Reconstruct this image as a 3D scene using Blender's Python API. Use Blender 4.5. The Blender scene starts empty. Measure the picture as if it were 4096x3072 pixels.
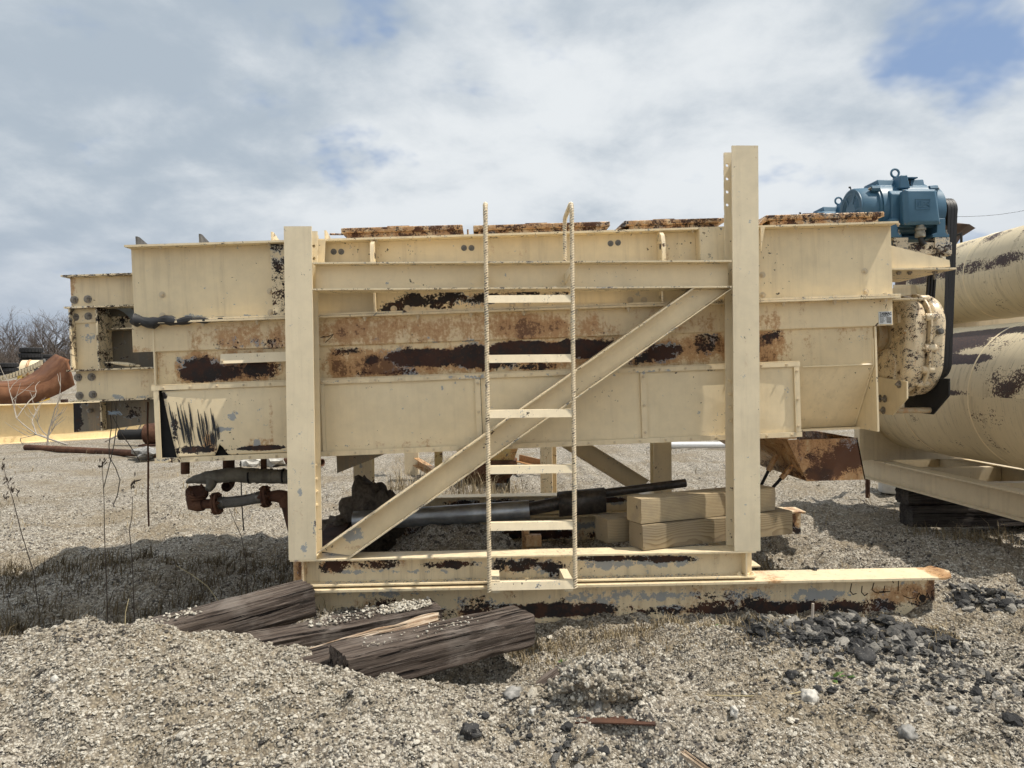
import bpy, bmesh, math, random
import numpy as np
from mathutils import Vector, Matrix, Euler, noise as mnoise
R = math.radians
random.seed(7); np.random.seed(7)
SC = bpy.context.scene
COL = SC.collection

# ------------------------------------------------------------------ camera
FPX = 2900.0                      # focal length in pixels of a 4096 wide frame
CAM_H = 1.42
YAW, PITCH, ROLL = R(2.0), R(-0.8), R(0.6)
fw = Vector((math.sin(YAW) * math.cos(PITCH), math.cos(YAW) * math.cos(PITCH), math.sin(PITCH)))
r0 = Vector((math.cos(YAW), -math.sin(YAW), 0.0))
u0 = r0.cross(fw)
RT = r0 * math.cos(ROLL) - u0 * math.sin(ROLL)
UP = u0 * math.cos(ROLL) + r0 * math.sin(ROLL)
CAM = Vector((0, 0, CAM_H))
cd = bpy.data.cameras.new('camera'); cam = bpy.data.objects.new('camera', cd); COL.objects.link(cam)
m = Matrix((RT, UP, -fw)).transposed().to_4x4(); m.translation = CAM
cam.matrix_world = m
cd.sensor_width = 36.0; cd.lens = FPX / 4096 * 36.0; cd.clip_end = 3000; cd.clip_start = 0.05
SC.camera = cam
SC.cycles.max_bounces = 5; SC.cycles.diffuse_bounces = 3; SC.cycles.glossy_bounces = 2; SC.cycles.caustics_reflective = False
SC.cycles.use_adaptive_sampling = True; SC.cycles.adaptive_threshold = 0.03; SC.cycles.adaptive_min_samples = 20
SC.render.resolution_x, SC.render.resolution_y = 1024, 768

# ------------------------------------------------------------------ sun, sky, exposure
TO_SUN = Vector((0.50, -0.13, 1.0)).normalized()
sd = bpy.data.lights.new('sun', 'SUN'); sun = bpy.data.objects.new('sun', sd); COL.objects.link(sun)
sd.energy = 4.6; sd.angle = R(0.6); sd.color = (1.0, 0.93, 0.82)
sun.rotation_euler = (-TO_SUN).to_track_quat('-Z', 'Y').to_euler()
SC.view_settings.view_transform = 'Standard'; SC.view_settings.look = 'None'
SC.view_settings.exposure = 0.05; SC.view_settings.gamma = 1.0

W = bpy.data.worlds.new('World'); SC.world = W; W.use_nodes = True
W.cycles.sampling_method = 'MANUAL'; W.cycles.sample_map_resolution = 256
def build_world():
    nt = W.node_tree; nt.nodes.clear(); L = nt.links.new
    def nd(t, **k):
        n = nt.nodes.new(t)
        for a, b in k.items(): setattr(n, a, b)
        return n
    def mt(op, a, b=0.0, clamp=False):
        n = nd('ShaderNodeMath', operation=op, use_clamp=clamp)
        for i, q in enumerate((a, b)):
            if isinstance(q, (int, float)): n.inputs[i].default_value = q
            else: L(q, n.inputs[i])
        return n.outputs[0]
    def mr(v, a, b, c=0.0, d=1.0):
        n = nd('ShaderNodeMapRange', interpolation_type='SMOOTHSTEP')
        L(v, n.inputs['Value'])
        for s, q in zip(('From Min', 'From Max', 'To Min', 'To Max'), (a, b, c, d)): n.inputs[s].default_value = q
        return n.outputs[0]
    def mix(f, a, b):
        n = nd('ShaderNodeMix', data_type='RGBA')
        for s, q in ((0, f), (6, a), (7, b)):
            if isinstance(q, (int, float)): n.inputs[s].default_value = q
            elif isinstance(q, tuple): n.inputs[s].default_value = (*q, 1)
            else: L(q, n.inputs[s])
        return n.outputs[2]
    sky = nd('ShaderNodeTexSky', sky_type='NISHITA'); sky.sun_disc = False
    sky.sun_elevation = math.asin(TO_SUN.z); sky.sun_rotation = math.atan2(TO_SUN.x, TO_SUN.y)
    sky.air_density = 1.0; sky.dust_density = 1.2; sky.ozone_density = 1.5
    tc = nd('ShaderNodeTexCoord'); sp = nd('ShaderNodeSeparateXYZ'); L(tc.outputs['Generated'], sp.inputs[0])
    den = mt('ADD', mt('MAXIMUM', sp.outputs[2], 0.0), 0.33)
    cb = nd('ShaderNodeCombineXYZ')
    L(mt('DIVIDE', sp.outputs[0], den), cb.inputs[0]); L(mt('DIVIDE', sp.outputs[1], den), cb.inputs[1])
    def noise(scale, detail, rough, off, dist=0.0, sx=1.0, sy=1.0):
        mp = nd('ShaderNodeMapping'); L(cb.outputs[0], mp.inputs[0])
        mp.inputs['Location'].default_value = off; mp.inputs['Scale'].default_value = (sx, sy, 1)
        n = nd('ShaderNodeTexNoise'); L(mp.outputs[0], n.inputs['Vector'])
        n.inputs['Scale'].default_value = scale; n.inputs['Detail'].default_value = detail
        n.inputs['Roughness'].default_value = rough; n.inputs['Distortion'].default_value = dist
        return n.outputs[0]
    def toward(u, v, r1, r2):
        """1 inside an angle r1 round the direction of that pixel, fading out at r2"""
        d = (fw + RT * ((u - 2048) / FPX) - UP * ((v - 1536) / FPX)).normalized()
        n = nd('ShaderNodeVectorMath', operation='DOT_PRODUCT'); L(tc.outputs['Generated'], n.inputs[0]); n.inputs[1].default_value = d
        return mr(n.outputs['Value'], math.cos(R(r2)), math.cos(R(r1)))
    gap = noise(2.1, 5, 0.60, (11.4, 2.3, 0), 0.15)
    shade = noise(1.15, 3, 0.55, (5.2, 1.9, 0), 0.35, 0.85, 1.25)
    fine = noise(3.6, 6, 0.60, (1.2, 4.4, 0), 0.12)
    g2 = mt('SUBTRACT', gap, mt('MULTIPLY', toward(3780, 120, 0.5, 6.5), 0.13))
    g2 = mt('SUBTRACT', g2, mt('MULTIPLY', toward(2650, 390, 0.5, 5), 0.10))
    g2 = mt('SUBTRACT', g2, mt('MULTIPLY', toward(1500, 650, 0.5, 6), 0.10))
    g2 = mt('SUBTRACT', g2, mt('MULTIPLY', toward(4000, 400, 0.5, 4), 0.06))
    cover = mr(g2, 0.26, 0.43)                                   # thin gaps of blue between the clouds
    tone = mt('ADD', mt('MULTIPLY', shade, 0.58), mt('MULTIPLY', fine, 0.42))
    tone = mt('SUBTRACT', tone, mt('MULTIPLY', toward(200, 250, 2, 22), 0.035))
    tone = mt('ADD', tone, mt('MULTIPLY', toward(2500, 500, 3, 26), 0.05))
    lum = mr(tone, 0.37, 0.61)
    cloud = mix(lum, (4.25, 4.95, 5.7), (7.8, 8.15, 8.4))
    blue = mix(0.7, sky.outputs[0], (2.9, 4.1, 6.4))
    col = mix(cover, blue, cloud)
    haze = mr(sp.outputs[2], 0.0, 0.26, 0.6, 0.0)
    col = mix(haze, col, (4.0, 4.6, 5.6))
    bg = nd('ShaderNodeBackground'); bg.inputs['Strength'].default_value = 0.1; L(col, bg.inputs[0])
    out = nd('ShaderNodeOutputWorld'); L(bg.outputs[0], out.inputs[0])
build_world()

# ------------------------------------------------------------------ helpers
def px(u, v, Y):
    """world point on the plane y = Y seen at pixel (u, v) of the 4096 x 3072 photograph"""
    d = fw + RT * ((u - 2048) / FPX) - UP * ((v - 1536) / FPX)
    return CAM + d * (Y / d.y)
def gz(u, v, z=0.0):
    """world point at height z seen at that pixel"""
    d = fw + RT * ((u - 2048) / FPX) - UP * ((v - 1536) / FPX)
    return CAM + d * ((z - CAM_H) / d.z)

class MB:
    def __init__(s): s.v = []; s.f = []
    def add(s, vs, fs):
        o = len(s.v); s.v += [tuple(q) for q in vs]; s.f += [tuple(i + o for i in f) for f in fs]; return s
    def box(s, x0, x1, y0, y1, z0, z1):
        if x0 > x1: x0, x1 = x1, x0
        if y0 > y1: y0, y1 = y1, y0
        if z0 > z1: z0, z1 = z1, z0
        return s.add([(x0, y0, z0), (x1, y0, z0), (x1, y1, z0), (x0, y1, z0), (x0, y0, z1), (x1, y0, z1), (x1, y1, z1), (x0, y1, z1)],
                     [(3, 2, 1, 0), (4, 5, 6, 7), (0, 1, 5, 4), (1, 2, 6, 5), (2, 3, 7, 6), (3, 0, 4, 7)])
    def ext(s, poly, d):
        """closed polygon of 3-D points pushed along d"""
        n = len(poly); d = Vector(d); p = [Vector(q) for q in poly]
        nrm = Vector((0, 0, 0))
        for i in range(n): nrm += p[i].cross(p[(i + 1) % n])
        if nrm.dot(d) > 0: p = p[::-1]
        vs = p + [q + d for q in p]
        return s.add(vs, [tuple(range(n)), tuple(range(2 * n - 1, n - 1, -1))] + [(i, i + n, (i + 1) % n + n, (i + 1) % n) for i in range(n)])
    def xz(s, poly, y0, y1): return s.ext([(a, y0, b) for a, b in poly], (0, y1 - y0, 0))
    def yz(s, poly, x0, x1): return s.ext([(x0, a, b) for a, b in poly], (x1 - x0, 0, 0))
    def xy(s, poly, z0, z1): return s.ext([(a, b, z0) for a, b in poly], (0, 0, z1 - z0))
    def ibeam(s, P, Q, up, h, w, tf=0.009, tw=0.008, kind='I'):
        """rolled section from P to Q (its centre line), web along up"""
        P = Vector(P); Q = Vector(Q); ax = (Q - P).normalized(); up = Vector(up); up = (up - ax * up.dot(ax)).normalized(); sd_ = ax.cross(up)
        a, b = w / 2, h / 2
        if kind == 'I': pr = [(-a, -b), (a, -b), (a, -b + tf), (tw / 2, -b + tf), (tw / 2, b - tf), (a, b - tf), (a, b), (-a, b), (-a, b - tf), (-tw / 2, b - tf), (-tw / 2, -b + tf), (-a, -b + tf)]
        elif kind == 'C': pr = [(-a, -b), (a, -b), (a, -b + tf), (-a + tw, -b + tf), (-a + tw, b - tf), (a, b - tf), (a, b), (-a, b)]
        elif kind == 'L': pr = [(-a, -b), (a, -b), (a, -b + tf), (-a + tf, -b + tf), (-a + tf, b), (-a, b)]
        else: pr = [(-a, -b), (a, -b), (a, b), (-a, b)]
        return s.ext([P + sd_ * i + up * j for i, j in pr], Q - P)
    def tube(s, pts, r, n=10, cap=True, hollow=0.0):
        pts = [Vector(p) for p in pts]; k = len(pts)
        rs = r if isinstance(r, (list, tuple)) else [r] * k
        t = (pts[1] - pts[0]).normalized()
        a = t.orthogonal().normalized(); o = len(s.v)
        for i in range(k):
            t2 = (pts[min(i + 1, k - 1)] - pts[max(i - 1, 0)]).normalized()
            a = (a - t2 * a.dot(t2)); a = a.normalized() if a.length > 1e-6 else t2.orthogonal().normalized()
            b = t2.cross(a)
            for j in range(n):
                q = 2 * math.pi * j / n
                s.v.append(tuple(pts[i] + (a * math.cos(q) + b * math.sin(q)) * rs[i]))
        for i in range(k - 1):
            for j in range(n):
                s.f.append((o + i * n + j, o + i * n + (j + 1) % n, o + (i + 1) * n + (j + 1) % n, o + (i + 1) * n + j))
        if hollow:
            o2 = len(s.v)
            for i in (0, k - 1):
                c = pts[i]
                for j in range(n): s.v.append(tuple(c + (Vector(s.v[o + i * n + j]) - c) * hollow))
            for j in range(n):
                j2 = (j + 1) % n
                s.f.append((o + j, o2 + j, o2 + j2, o + j2)); e = o + (k - 1) * n
                s.f.append((e + j2, o2 + n + j2, o2 + n + j, e + j))
                s.f.append((o2 + j, o2 + n + j, o2 + n + j2, o2 + j2))
        elif cap:
            s.f.append(tuple(range(o + n - 1, o - 1, -1))); s.f.append(tuple(range(o + (k - 1) * n, o + k * n)))
        return s
    def lathe(s, P, ax, prof, n=20, arc=None):
        """profile [(distance along axis, radius)] turned about the axis"""
        ax = Vector(ax).normalized(); a = ax.orthogonal().normalized()
        if abs(ax.z) < 0.9: a = (Vector((0, 0, 1)) - ax * ax.z).normalized()
        b = ax.cross(a); o = len(s.v); P = Vector(P)
        for d, r in prof:
            for j in range(n):
                q = 2 * math.pi * j / n
                s.v.append(tuple(P + ax * d + (a * math.cos(q) + b * math.sin(q)) * r))
        k = len(prof)
        for i in range(k - 1):
            for j in range(n):
                s.f.append((o + i * n + j, o + i * n + (j + 1) % n, o + (i + 1) * n + (j + 1) % n, o + (i + 1) * n + j))
        if prof[0][1] > 1e-5: s.f.append(tuple(range(o + n - 1, o - 1, -1)))
        if prof[-1][1] > 1e-5: s.f.append(tuple(range(o + (k - 1) * n, o + k * n)))
        return s
    def bolt(s, P, ax, r=0.011, h=0.012, washer=True, shank=0.008):
        ax = Vector(ax).normalized()
        P = Vector(P)
        if washer: s.lathe(P - ax * 0.004, ax, [(0, r * 1.9), (0.007, r * 1.9)], 14)
        s.lathe(P - ax * 0.004, ax, [(0, r * 1.15), (0.004 + h, r * 1.15)], 6)
        if shank: s.lathe(P, ax, [(h, r * 0.6), (h + shank, r * 0.55)], 8)
        return s
    def xf(s, M):
        s.v = [tuple(M @ Vector(q)) for q in s.v]; return s
    def build(s, name, mat, parent=None, smooth=38, bevel=0.0):
        me = bpy.data.meshes.new(name); me.from_pydata(s.v, [], s.f); me.validate(); me.update()
        if smooth:
            me.polygons.foreach_set('use_smooth', [True] * len(me.polygons)); me.set_sharp_from_angle(angle=R(smooth))
        me.materials.append(mat)
        o = bpy.data.objects.new(name, me); COL.objects.link(o)
        if parent: o.parent = parent
        if bevel:
            b = o.modifiers.new('bevel', 'BEVEL'); b.width = bevel; b.segments = 2; b.limit_method = 'ANGLE'
        return o

def tag(o, label=None, cat=None, group=None, kind=None):
    if label: o['label'] = label
    if cat: o['category'] = cat
    if group: o['group'] = group
    if kind: o['kind'] = kind
    return o
def thing(name, loc, label, cat, group=None, rot=(0, 0, 0)):
    o = bpy.data.objects.new(name, None); COL.objects.link(o); o.location = loc; o.rotation_euler = rot
    o.empty_display_size = 0.1
    return tag(o, label, cat, group)
def copy_tree(o, parent=None):
    c = o.copy(); COL.objects.link(c); c.parent = parent
    for ch in [q for q in bpy.data.objects if q.parent == o]: copy_tree(ch, c)
    return c

# ------------------------------------------------------------------ materials
class NT:
    """small node-graph writer"""
    def __init__(s, name):
        s.m = bpy.data.materials.new(name); s.m.use_nodes = True; s.t = s.m.node_tree; s.t.nodes.clear()
        s.out = s.t.nodes.new('ShaderNodeOutputMaterial'); s.b = s.t.nodes.new('ShaderNodeBsdfPrincipled')
        s.t.links.new(s.b.outputs[0], s.out.inputs[0]); s.tc = None
    def set(s, sock, v):
        if v is None: return
        if isinstance(v, (int, float)): sock.default_value = v
        elif isinstance(v, tuple): sock.default_value = (*v, 1) if sock.type == 'RGBA' and len(v) == 3 else v
        else: s.t.links.new(v, sock)
    def nd(s, t, **k):
        n = s.t.nodes.new(t)
        for a, b in k.items(): setattr(n, a, b)
        return n
    def pos(s, kind='Object'):
        if not s.tc: s.tc = s.nd('ShaderNodeTexCoord')
        return s.tc.outputs[kind]
    def map(s, vec, scale=(1, 1, 1), loc=(0, 0, 0), rot=(0, 0, 0)):
        n = s.nd('ShaderNodeMapping'); s.set(n.inputs[0], vec); n.inputs['Scale'].default_value = scale
        n.inputs['Location'].default_value = loc; n.inputs['Rotation'].default_value = rot; return n.outputs[0]
    def noise(s, vec, scale, detail=5, rough=0.55, dist=0.0, col=False):
        n = s.nd('ShaderNodeTexNoise'); s.set(n.inputs['Vector'], vec)
        for a, b in (('Scale', scale), ('Detail', detail), ('Roughness', rough), ('Distortion', dist)): n.inputs[a].default_value = b
        return n.outputs[1 if col else 0]
    def vor(s, vec, scale, feat='F1', rnd=1.0):
        n = s.nd('ShaderNodeTexVoronoi', feature=feat); s.set(n.inputs['Vector'], vec); n.inputs['Scale'].default_value = scale
        n.inputs['Randomness'].default_value = rnd; return n
    def mt(s, op, a, b=0.0, c=None, clamp=False):
        n = s.nd('ShaderNodeMath', operation=op, use_clamp=clamp); s.set(n.inputs[0], a); s.set(n.inputs[1], b)
        if c is not None: s.set(n.inputs[2], c)
        return n.outputs[0]
    def mr(s, v, a, b, c=0.0, d=1.0, smooth=True):
        n = s.nd('ShaderNodeMapRange', interpolation_type='SMOOTHSTEP' if smooth else 'LINEAR'); s.set(n.inputs['Value'], v)
        for k, q in zip(('From Min', 'From Max', 'To Min', 'To Max'), (a, b, c, d)): s.set(n.inputs[k], q)
        return n.outputs[0]
    def mix(s, f, a, b, mode='MIX'):
        n = s.nd('ShaderNodeMix', data_type='RGBA', blend_type=mode); s.set(n.inputs[0], f); s.set(n.inputs[6], a); s.set(n.inputs[7], b)
        return n.outputs[2]
    def sep(s, vec):
        n = s.nd('ShaderNodeSeparateXYZ'); s.set(n.inputs[0], vec); return n.outputs
    def bump(s, h, strength=0.3, dist=0.01, normal=None):
        n = s.nd('ShaderNodeBump'); s.set(n.inputs['Height'], h); n.inputs['Strength'].default_value = strength
        n.inputs['Distance'].default_value = dist
        if normal is not None: s.set(n.inputs['Normal'], normal)
        return n.outputs[0]
    def fin(s, color=None, rough=None, normal=None, metal=None, spec=None):
        i = s.b.inputs
        s.set(i['Base Color'], color); s.set(i['Roughness'], rough); s.set(i['Normal'], normal); s.set(i['Metallic'], metal)
        if spec is not None: i['Specular IOR Level'].default_value = spec
        return s.m

CREAM = (0.79, 0.675, 0.46)
def blobsum(g, P, blobs, k=1.75):
    """sum of soft elliptic patches; blob = (x, z, rx, rz, amount) on the named pair of axes"""
    x, y, z = P
    tot = None
    for bx, bz, rx, rz, am in blobs:
        dx = g.mt('DIVIDE', g.mt('SUBTRACT', x, bx), rx); dz = g.mt('DIVIDE', g.mt('SUBTRACT', z, bz), rz)
        d2 = g.mt('ADD', g.mt('MULTIPLY', dx, dx), g.mt('MULTIPLY', dz, dz))
        c = g.mt('MULTIPLY', g.mt('SUBTRACT', 1.0, d2, clamp=True), am * (k if am > 0 else 1))
        tot = c if tot is None else g.mt('ADD', tot, c)
    return tot
def paint(name, base=CREAM, chips=0.0, stain=0.0, blobs=(), stains=(), primer=(), prim_w=0.03, seed=0.0, dark=(0.014, 0.011, 0.012),
          rusty=(0.055, 0.022, 0.012), scale=1.0, gloss=0.42, dirt=0.12, axes='xz', streak=True, blackmix=0.5, specks=0.02):
    """worn sprayed paint over primer over rusted steel. chips / stain shift the wear everywhere, the lists shift it locally"""
    base = (min(base[0] * 1.03, .86), base[1] * 1.015, base[2] * 1.015)
    g = NT(name); p0 = g.pos(); p = g.map(p0, (1, 1, 1), (seed * 3.7, seed * 1.3, seed * 2.1))
    S = g.sep(p0); P = (S[0], S[1], S[2]) if axes == 'xz' else (S[1], S[0], S[2]) if axes == 'yz' else (S[0], S[2], S[1])
    n1 = g.noise(g.map(p, (0.85, 1, 1.15)), 9 * scale, 8, 0.74, 0.35); n2 = g.noise(p, 62 * scale, 5, 0.72)
    ed = g.mt('ADD', g.mt('MULTIPLY', n1, 0.62), g.mt('MULTIPLY', n2, 0.38))
    ed = g.mt('MULTIPLY_ADD', g.mt('SUBTRACT', ed, 0.5), 2.1, 0.5)
    wear = g.mt('ADD', ed, chips * 2.1)
    bs = blobsum(g, P, blobs)
    if bs is not None: wear = g.mt('ADD', wear, bs)
    chip = g.mr(wear, 0.82, 0.855)
    speck = g.mr(g.mt('ADD', g.noise(p, 48, 3, 0.6), g.mt('MULTIPLY', g.noise(p, 3.1, 3, 0.6), 0.6)), 1.06 - specks, 1.08 - specks)
    chip = g.mt('MAXIMUM', chip, speck)
    # base colour with slow fade and fine speckle
    big = g.noise(p, 1.7, 7, 0.68); med = g.noise(p, 14, 5, 0.6)
    v = g.mt('ADD', g.mr(big, 0.28, 0.68, 0.90, 1.05), g.mr(med, 0.3, 0.7, -0.035, 0.035))
    col = g.mix(1.0, base, g.nd('ShaderNodeCombineColor').outputs[0], 'MULTIPLY')
    cc = col.node.inputs[7].links[0].from_node
    for i, k in enumerate((1.0, 0.995, 0.98)): g.set(cc.inputs[i], g.mt('MULTIPLY', v, k))
    if streak and dirt:
        st = g.noise(g.map(p, (22, 22, 1.4)), 1.0, 6, 0.66)
        fine = g.noise(p, 160, 3, 0.6)
        f = g.mt('MULTIPLY', g.mr(st, 0.48, 0.74), dirt * 1.7)
        f = g.mt('ADD', f, g.mt('MULTIPLY', g.mr(fine, 0.62, 0.72), dirt * 1.2))
        col = g.mix(f, col, (0.30, 0.22, 0.13))
    # rust bleeding through the paint
    n3 = g.noise(g.map(p, (11 * scale, 11 * scale, 3.0 * scale)), 1.0, 6, 0.68, 0.2); n4 = g.noise(p, 46 * scale, 6, 0.8)
    sw = g.mt('ADD', g.mt('MULTIPLY', n3, 0.52), g.mt('MULTIPLY', n4, 0.48))
    sw = g.mt('ADD', sw, stain)
    ss = blobsum(g, P, stains, 0.72)
    if ss is not None: sw = g.mt('ADD', sw, ss)
    if bs is not None: sw = g.mt('ADD', sw, g.mt('MULTIPLY', bs, 0.22))
    sw = g.mt('MULTIPLY_ADD', g.mt('SUBTRACT', sw, 0.5), 1.7, 0.5)
    f1 = g.mr(sw, 0.62, 0.84, 0.0, 0.85); f2 = g.mr(sw, 0.87, 0.98, 0.0, 0.85)
    col = g.mix(f1, col, (0.44, 0.225, 0.085)); col = g.mix(f2, col, (0.115, 0.045, 0.020))
    # grey primer
    pr = blobsum(g, P, primer)
    if pr is not None:
        pm = g.mr(g.mt('ADD', g.mt('MULTIPLY_ADD', g.mt('SUBTRACT', g.noise(p, 15 * scale, 7, 0.75), 0.5), 2.0, 0.5), pr), 0.80, 0.83, 0.0, 0.85)
        col = g.mix(pm, col, (0.30, 0.335, 0.37))
    pe = g.mt('SUBTRACT', g.mr(wear, 0.82 - prim_w * 1.6, 0.84 - prim_w * 1.6), chip, clamp=True)
    pe = g.mt('MULTIPLY', pe, g.mr(g.noise(p, 5, 3), 0.5, 0.62))
    col = g.mix(pe, col, (0.30, 0.335, 0.37))
    bare = g.mix(g.mr(g.noise(p, 7, 5, 0.65), 0.42 + 0.16 * (blackmix - 0.5), 0.62 + 0.16 * (blackmix - 0.5)), dark, rusty)
    bare = g.mix(g.mr(g.noise(p, 70, 4, 0.7), 0.55, 0.75, 0.0, 0.5), bare, (0.14, 0.058, 0.026))
    col = g.mix(chip, col, bare)
    ro = g.mt('ADD', g.mt('MULTIPLY', chip, 0.34), g.mr(med, 0.3, 0.7, gloss - 0.05, gloss + 0.10))
    h = g.mt('SUBTRACT', g.mt('MULTIPLY', g.noise(p, 90, 3), 0.12), chip)
    wv = g.noise(p, 2.2, 2, 0.4)
    nb = g.bump(wv, 0.18, 0.02)
    return g.fin(col, ro, g.bump(h, 0.35, 0.002, nb))
def rust(name, a=(0.10, 0.042, 0.022), b=(0.25, 0.11, 0.048), dk=(0.028, 0.016, 0.013), scale=1.0, seed=0.0):
    g = NT(name); p = g.map(g.pos(), (scale,) * 3, (seed, seed * 2, 0))
    n = g.noise(p, 6, 7, 0.65); f = g.noise(p, 60, 5, 0.7); w = g.noise(p, 2.2, 4, 0.5)
    col = g.mix(g.mr(n, 0.35, 0.65), a, b); col = g.mix(g.mr(f, 0.5, 0.75, 0, 0.7), col, dk); col = g.mix(g.mr(w, 0.5, 0.68, 0, 0.5), col, dk)
    return g.fin(col, 0.85, g.bump(g.mt('ADD', f, n), 0.5, 0.004), spec=0.25)
def plain(name, c, rough=0.6, metal=0.0, var=0.12, scale=30, bump=0.15, c2=None):
    g = NT(name); p = g.pos(); n = g.noise(p, scale, 5, 0.6); w = g.noise(p, scale / 9, 4, 0.55)
    k = tuple(q * (1 - var * 2.2) for q in c) if c2 is None else c2
    col = g.mix(g.mr(n, 0.35, 0.7), c, k); col = g.mix(g.mr(w, 0.45, 0.7, 0, 0.5), col, k)
    return g.fin(col, rough, g.bump(n, bump, 0.003), metal)
# ------------------------------------------------------------------ ground
def sst(a, b, t):
    t = np.clip((t - a) / (b - a), 0, 1); return t * t * (3 - 2 * t)
_rs = np.random.RandomState(5)
_waves = [(_rs.uniform(-1, 1) * f, _rs.uniform(-1, 1) * f, _rs.uniform(0, 6.28), a) for f, a in [(.6, .02), (.9, .018), (2, .010), (3, .009), (5, .006), (7, .005), (11, .004), (16, .003), (23, .0025), (31, .002)] for _ in range(3)]
def H(x, y):
    x = np.asarray(x, float); y = np.asarray(y, float)
    h = np.zeros_like(x)
    near = np.exp(-((y - 4) / 14) ** 2)
    for a, b, p, m_ in _waves: h += m_ * np.sin(a * 6 * x + b * 6 * y + p) * near
    # loose gravel bank thrown up at the lower left
    cx = -1.74; d = x - cx
    crest = 0.31 * np.where(d < 0, np.exp(-(d / .85) ** 2), np.exp(-(d / .80) ** 2))
    yc = 3.30 - 0.10 * d
    prof = np.where(y > yc, np.exp(-((y - yc) / .42) ** 2), np.exp(-((y - yc) / 1.25) ** 2))
    h += crest * prof
    h += 0.10 * np.exp(-((x + .55) / .5) ** 2 - ((y - 2.75) / .45) ** 2)
    # crusted hump and scattered swells at the front
    h += 0.15 * np.exp(-((x - .47) / .27) ** 2 - ((y - 3.0) / .17) ** 2) - 0.06 * np.exp(-((x - .56) / .13) ** 2 - ((y - 2.70) / .07) ** 2) + 0.05 * np.exp(-((x - .1) / .35) ** 2 - ((y - 3.05) / .2) ** 2) + 0.03 * np.exp(-((x - 1.1) / .5) ** 2 - ((y - 2.9) / .3) ** 2)
    # hollow under the front timber, scoop along the skid
    h -= 0.10 * np.exp(-((x + .10) / .36) ** 2 - ((y - 3.52) / .14) ** 2)
    h -= 0.20 * np.exp(-((y - 4.55) / .55) ** 2) * sst(-1.25, -1.9, x)       # ground scraped lower behind the bank
    h -= 0.055 * np.exp(-((y - 4.08) / .22) ** 2) * sst(-.35, .15, x)
    # heap of broken asphalt by the skid's end
    h += 0.05 * np.exp(-((x - 1.93) / .42) ** 2 - ((y - 3.78) / .16) ** 2) + 0.03 * np.exp(-((x - 3.0) / .22) ** 2 - ((y - 4.22) / .2) ** 2)
    # spilled material under the mixer
    h += 0.36 * np.exp(-((x + .30) / .55) ** 2 - ((y - 5.05) / .36) ** 2) + 0.12 * np.exp(-((x - .4) / .6) ** 2 - ((y - 4.8) / .3) ** 2)
    h += 0.10 * np.exp(-((x - 1.75) / .35) ** 2 - ((y - 4.75) / .3) ** 2)
    # bank behind, to the left
    h += 2.1 * sst(20, 40, y) * sst(-1, -9, x) * 1.0 + 0.5 * sst(40, 120, y)
    return h
def Hs(x, y): return float(H(np.array([x]), np.array([y]))[0])
def grid_axis(lo, hi, a, b, step, growth):
    mid = list(np.arange(a, b + 1e-6, step)); L = []; R_ = []; s = step; q = a
    while q > lo: s *= growth; q -= s; L.append(q)
    s = step; q = b
    while q < hi: s *= growth; q += s; R_.append(q)
    return np.array(L[::-1] + mid + R_)
gx = grid_axis(-700, 700, -3.4, 3.6, 0.030, 1.13); gy = grid_axis(-60, 900, 1.7, 6.2, 0.030, 1.11)
GX, GY = np.meshgrid(gx, gy); GZ = H(GX, GY)
me = bpy.data.meshes.new('ground'); nX, nY = len(gx), len(gy)
vv = np.stack([GX.ravel(), GY.ravel(), GZ.ravel()], 1)
ii = (np.arange(nY - 1)[:, None] * nX + np.arange(nX - 1)[None, :]).ravel()
ff = np.stack([ii, ii + 1, ii + nX + 1, ii + nX], 1)
me.vertices.add(len(vv)); me.vertices.foreach_set('co', vv.ravel()); me.loops.add(ff.size); me.loops.foreach_set('vertex_index', ff.ravel())
me.polygons.add(len(ff)); me.polygons.foreach_set('loop_start', np.arange(0, ff.size, 4)); me.polygons.foreach_set('use_smooth', np.ones(len(ff), bool)); me.update(); me.validate()
def ground_mat():
    g = NT('gravel_ground'); p = g.pos()
    v1 = g.vor(p, 95); v2 = g.vor(p, 46)
    s1 = g.sep(v1.outputs['Color']); s2 = g.sep(v2.outputs['Color'])
    def tone(s): 
        c = g.mix(g.mr(s[0], .10, .25, smooth=False), (0.055, 0.055, 0.06), (0.30, 0.265, 0.215)); return g.mix(g.mr(s[0], .45, .75, smooth=False), c, (0.56, 0.525, 0.455))
    col = g.mix(g.mr(s2[1], .62, .66), tone(s1), tone(s2))
    soil = g.mix(g.mr(g.noise(p, 25, 5, .65), .35, .65), (0.20, 0.16, 0.108), (0.35, 0.295, 0.21))
    patch = g.noise(p, 1.1, 5, .6); fine = g.noise(p, 22, 4, .6)
    dirt = g.mr(g.mt('ADD', g.mt('MULTIPLY', patch, .65), g.mt('MULTIPLY', fine, .35)), .47, .60, 0.10, .85)
    col = g.mix(dirt, col, soil)
    crack = g.mr(v1.outputs['Distance'], .25, .75); col = g.mix(g.mt('MULTIPLY', crack, .55), col, (0.07, 0.058, 0.045))
    far = g.noise(p, .35, 4, .55); col = g.mix(g.mr(far, .5, .72, 0, .35), col, (0.26, 0.21, 0.14))
    h = g.mt('ADD', g.mt('MULTIPLY', g.mt('SUBTRACT', 1.0, v1.outputs['Distance']), .7), g.mt('MULTIPLY', g.mt('SUBTRACT', 1.0, v2.outputs['Distance']), .8))
    return g.fin(col, .92, g.bump(h, .8, .012), spec=.2)
me.materials.append(ground_mat()); ground = bpy.data.objects.new('ground', me); COL.objects.link(ground); tag(ground, 'pale gravel yard with dry grass and soil', kind='structure')

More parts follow.
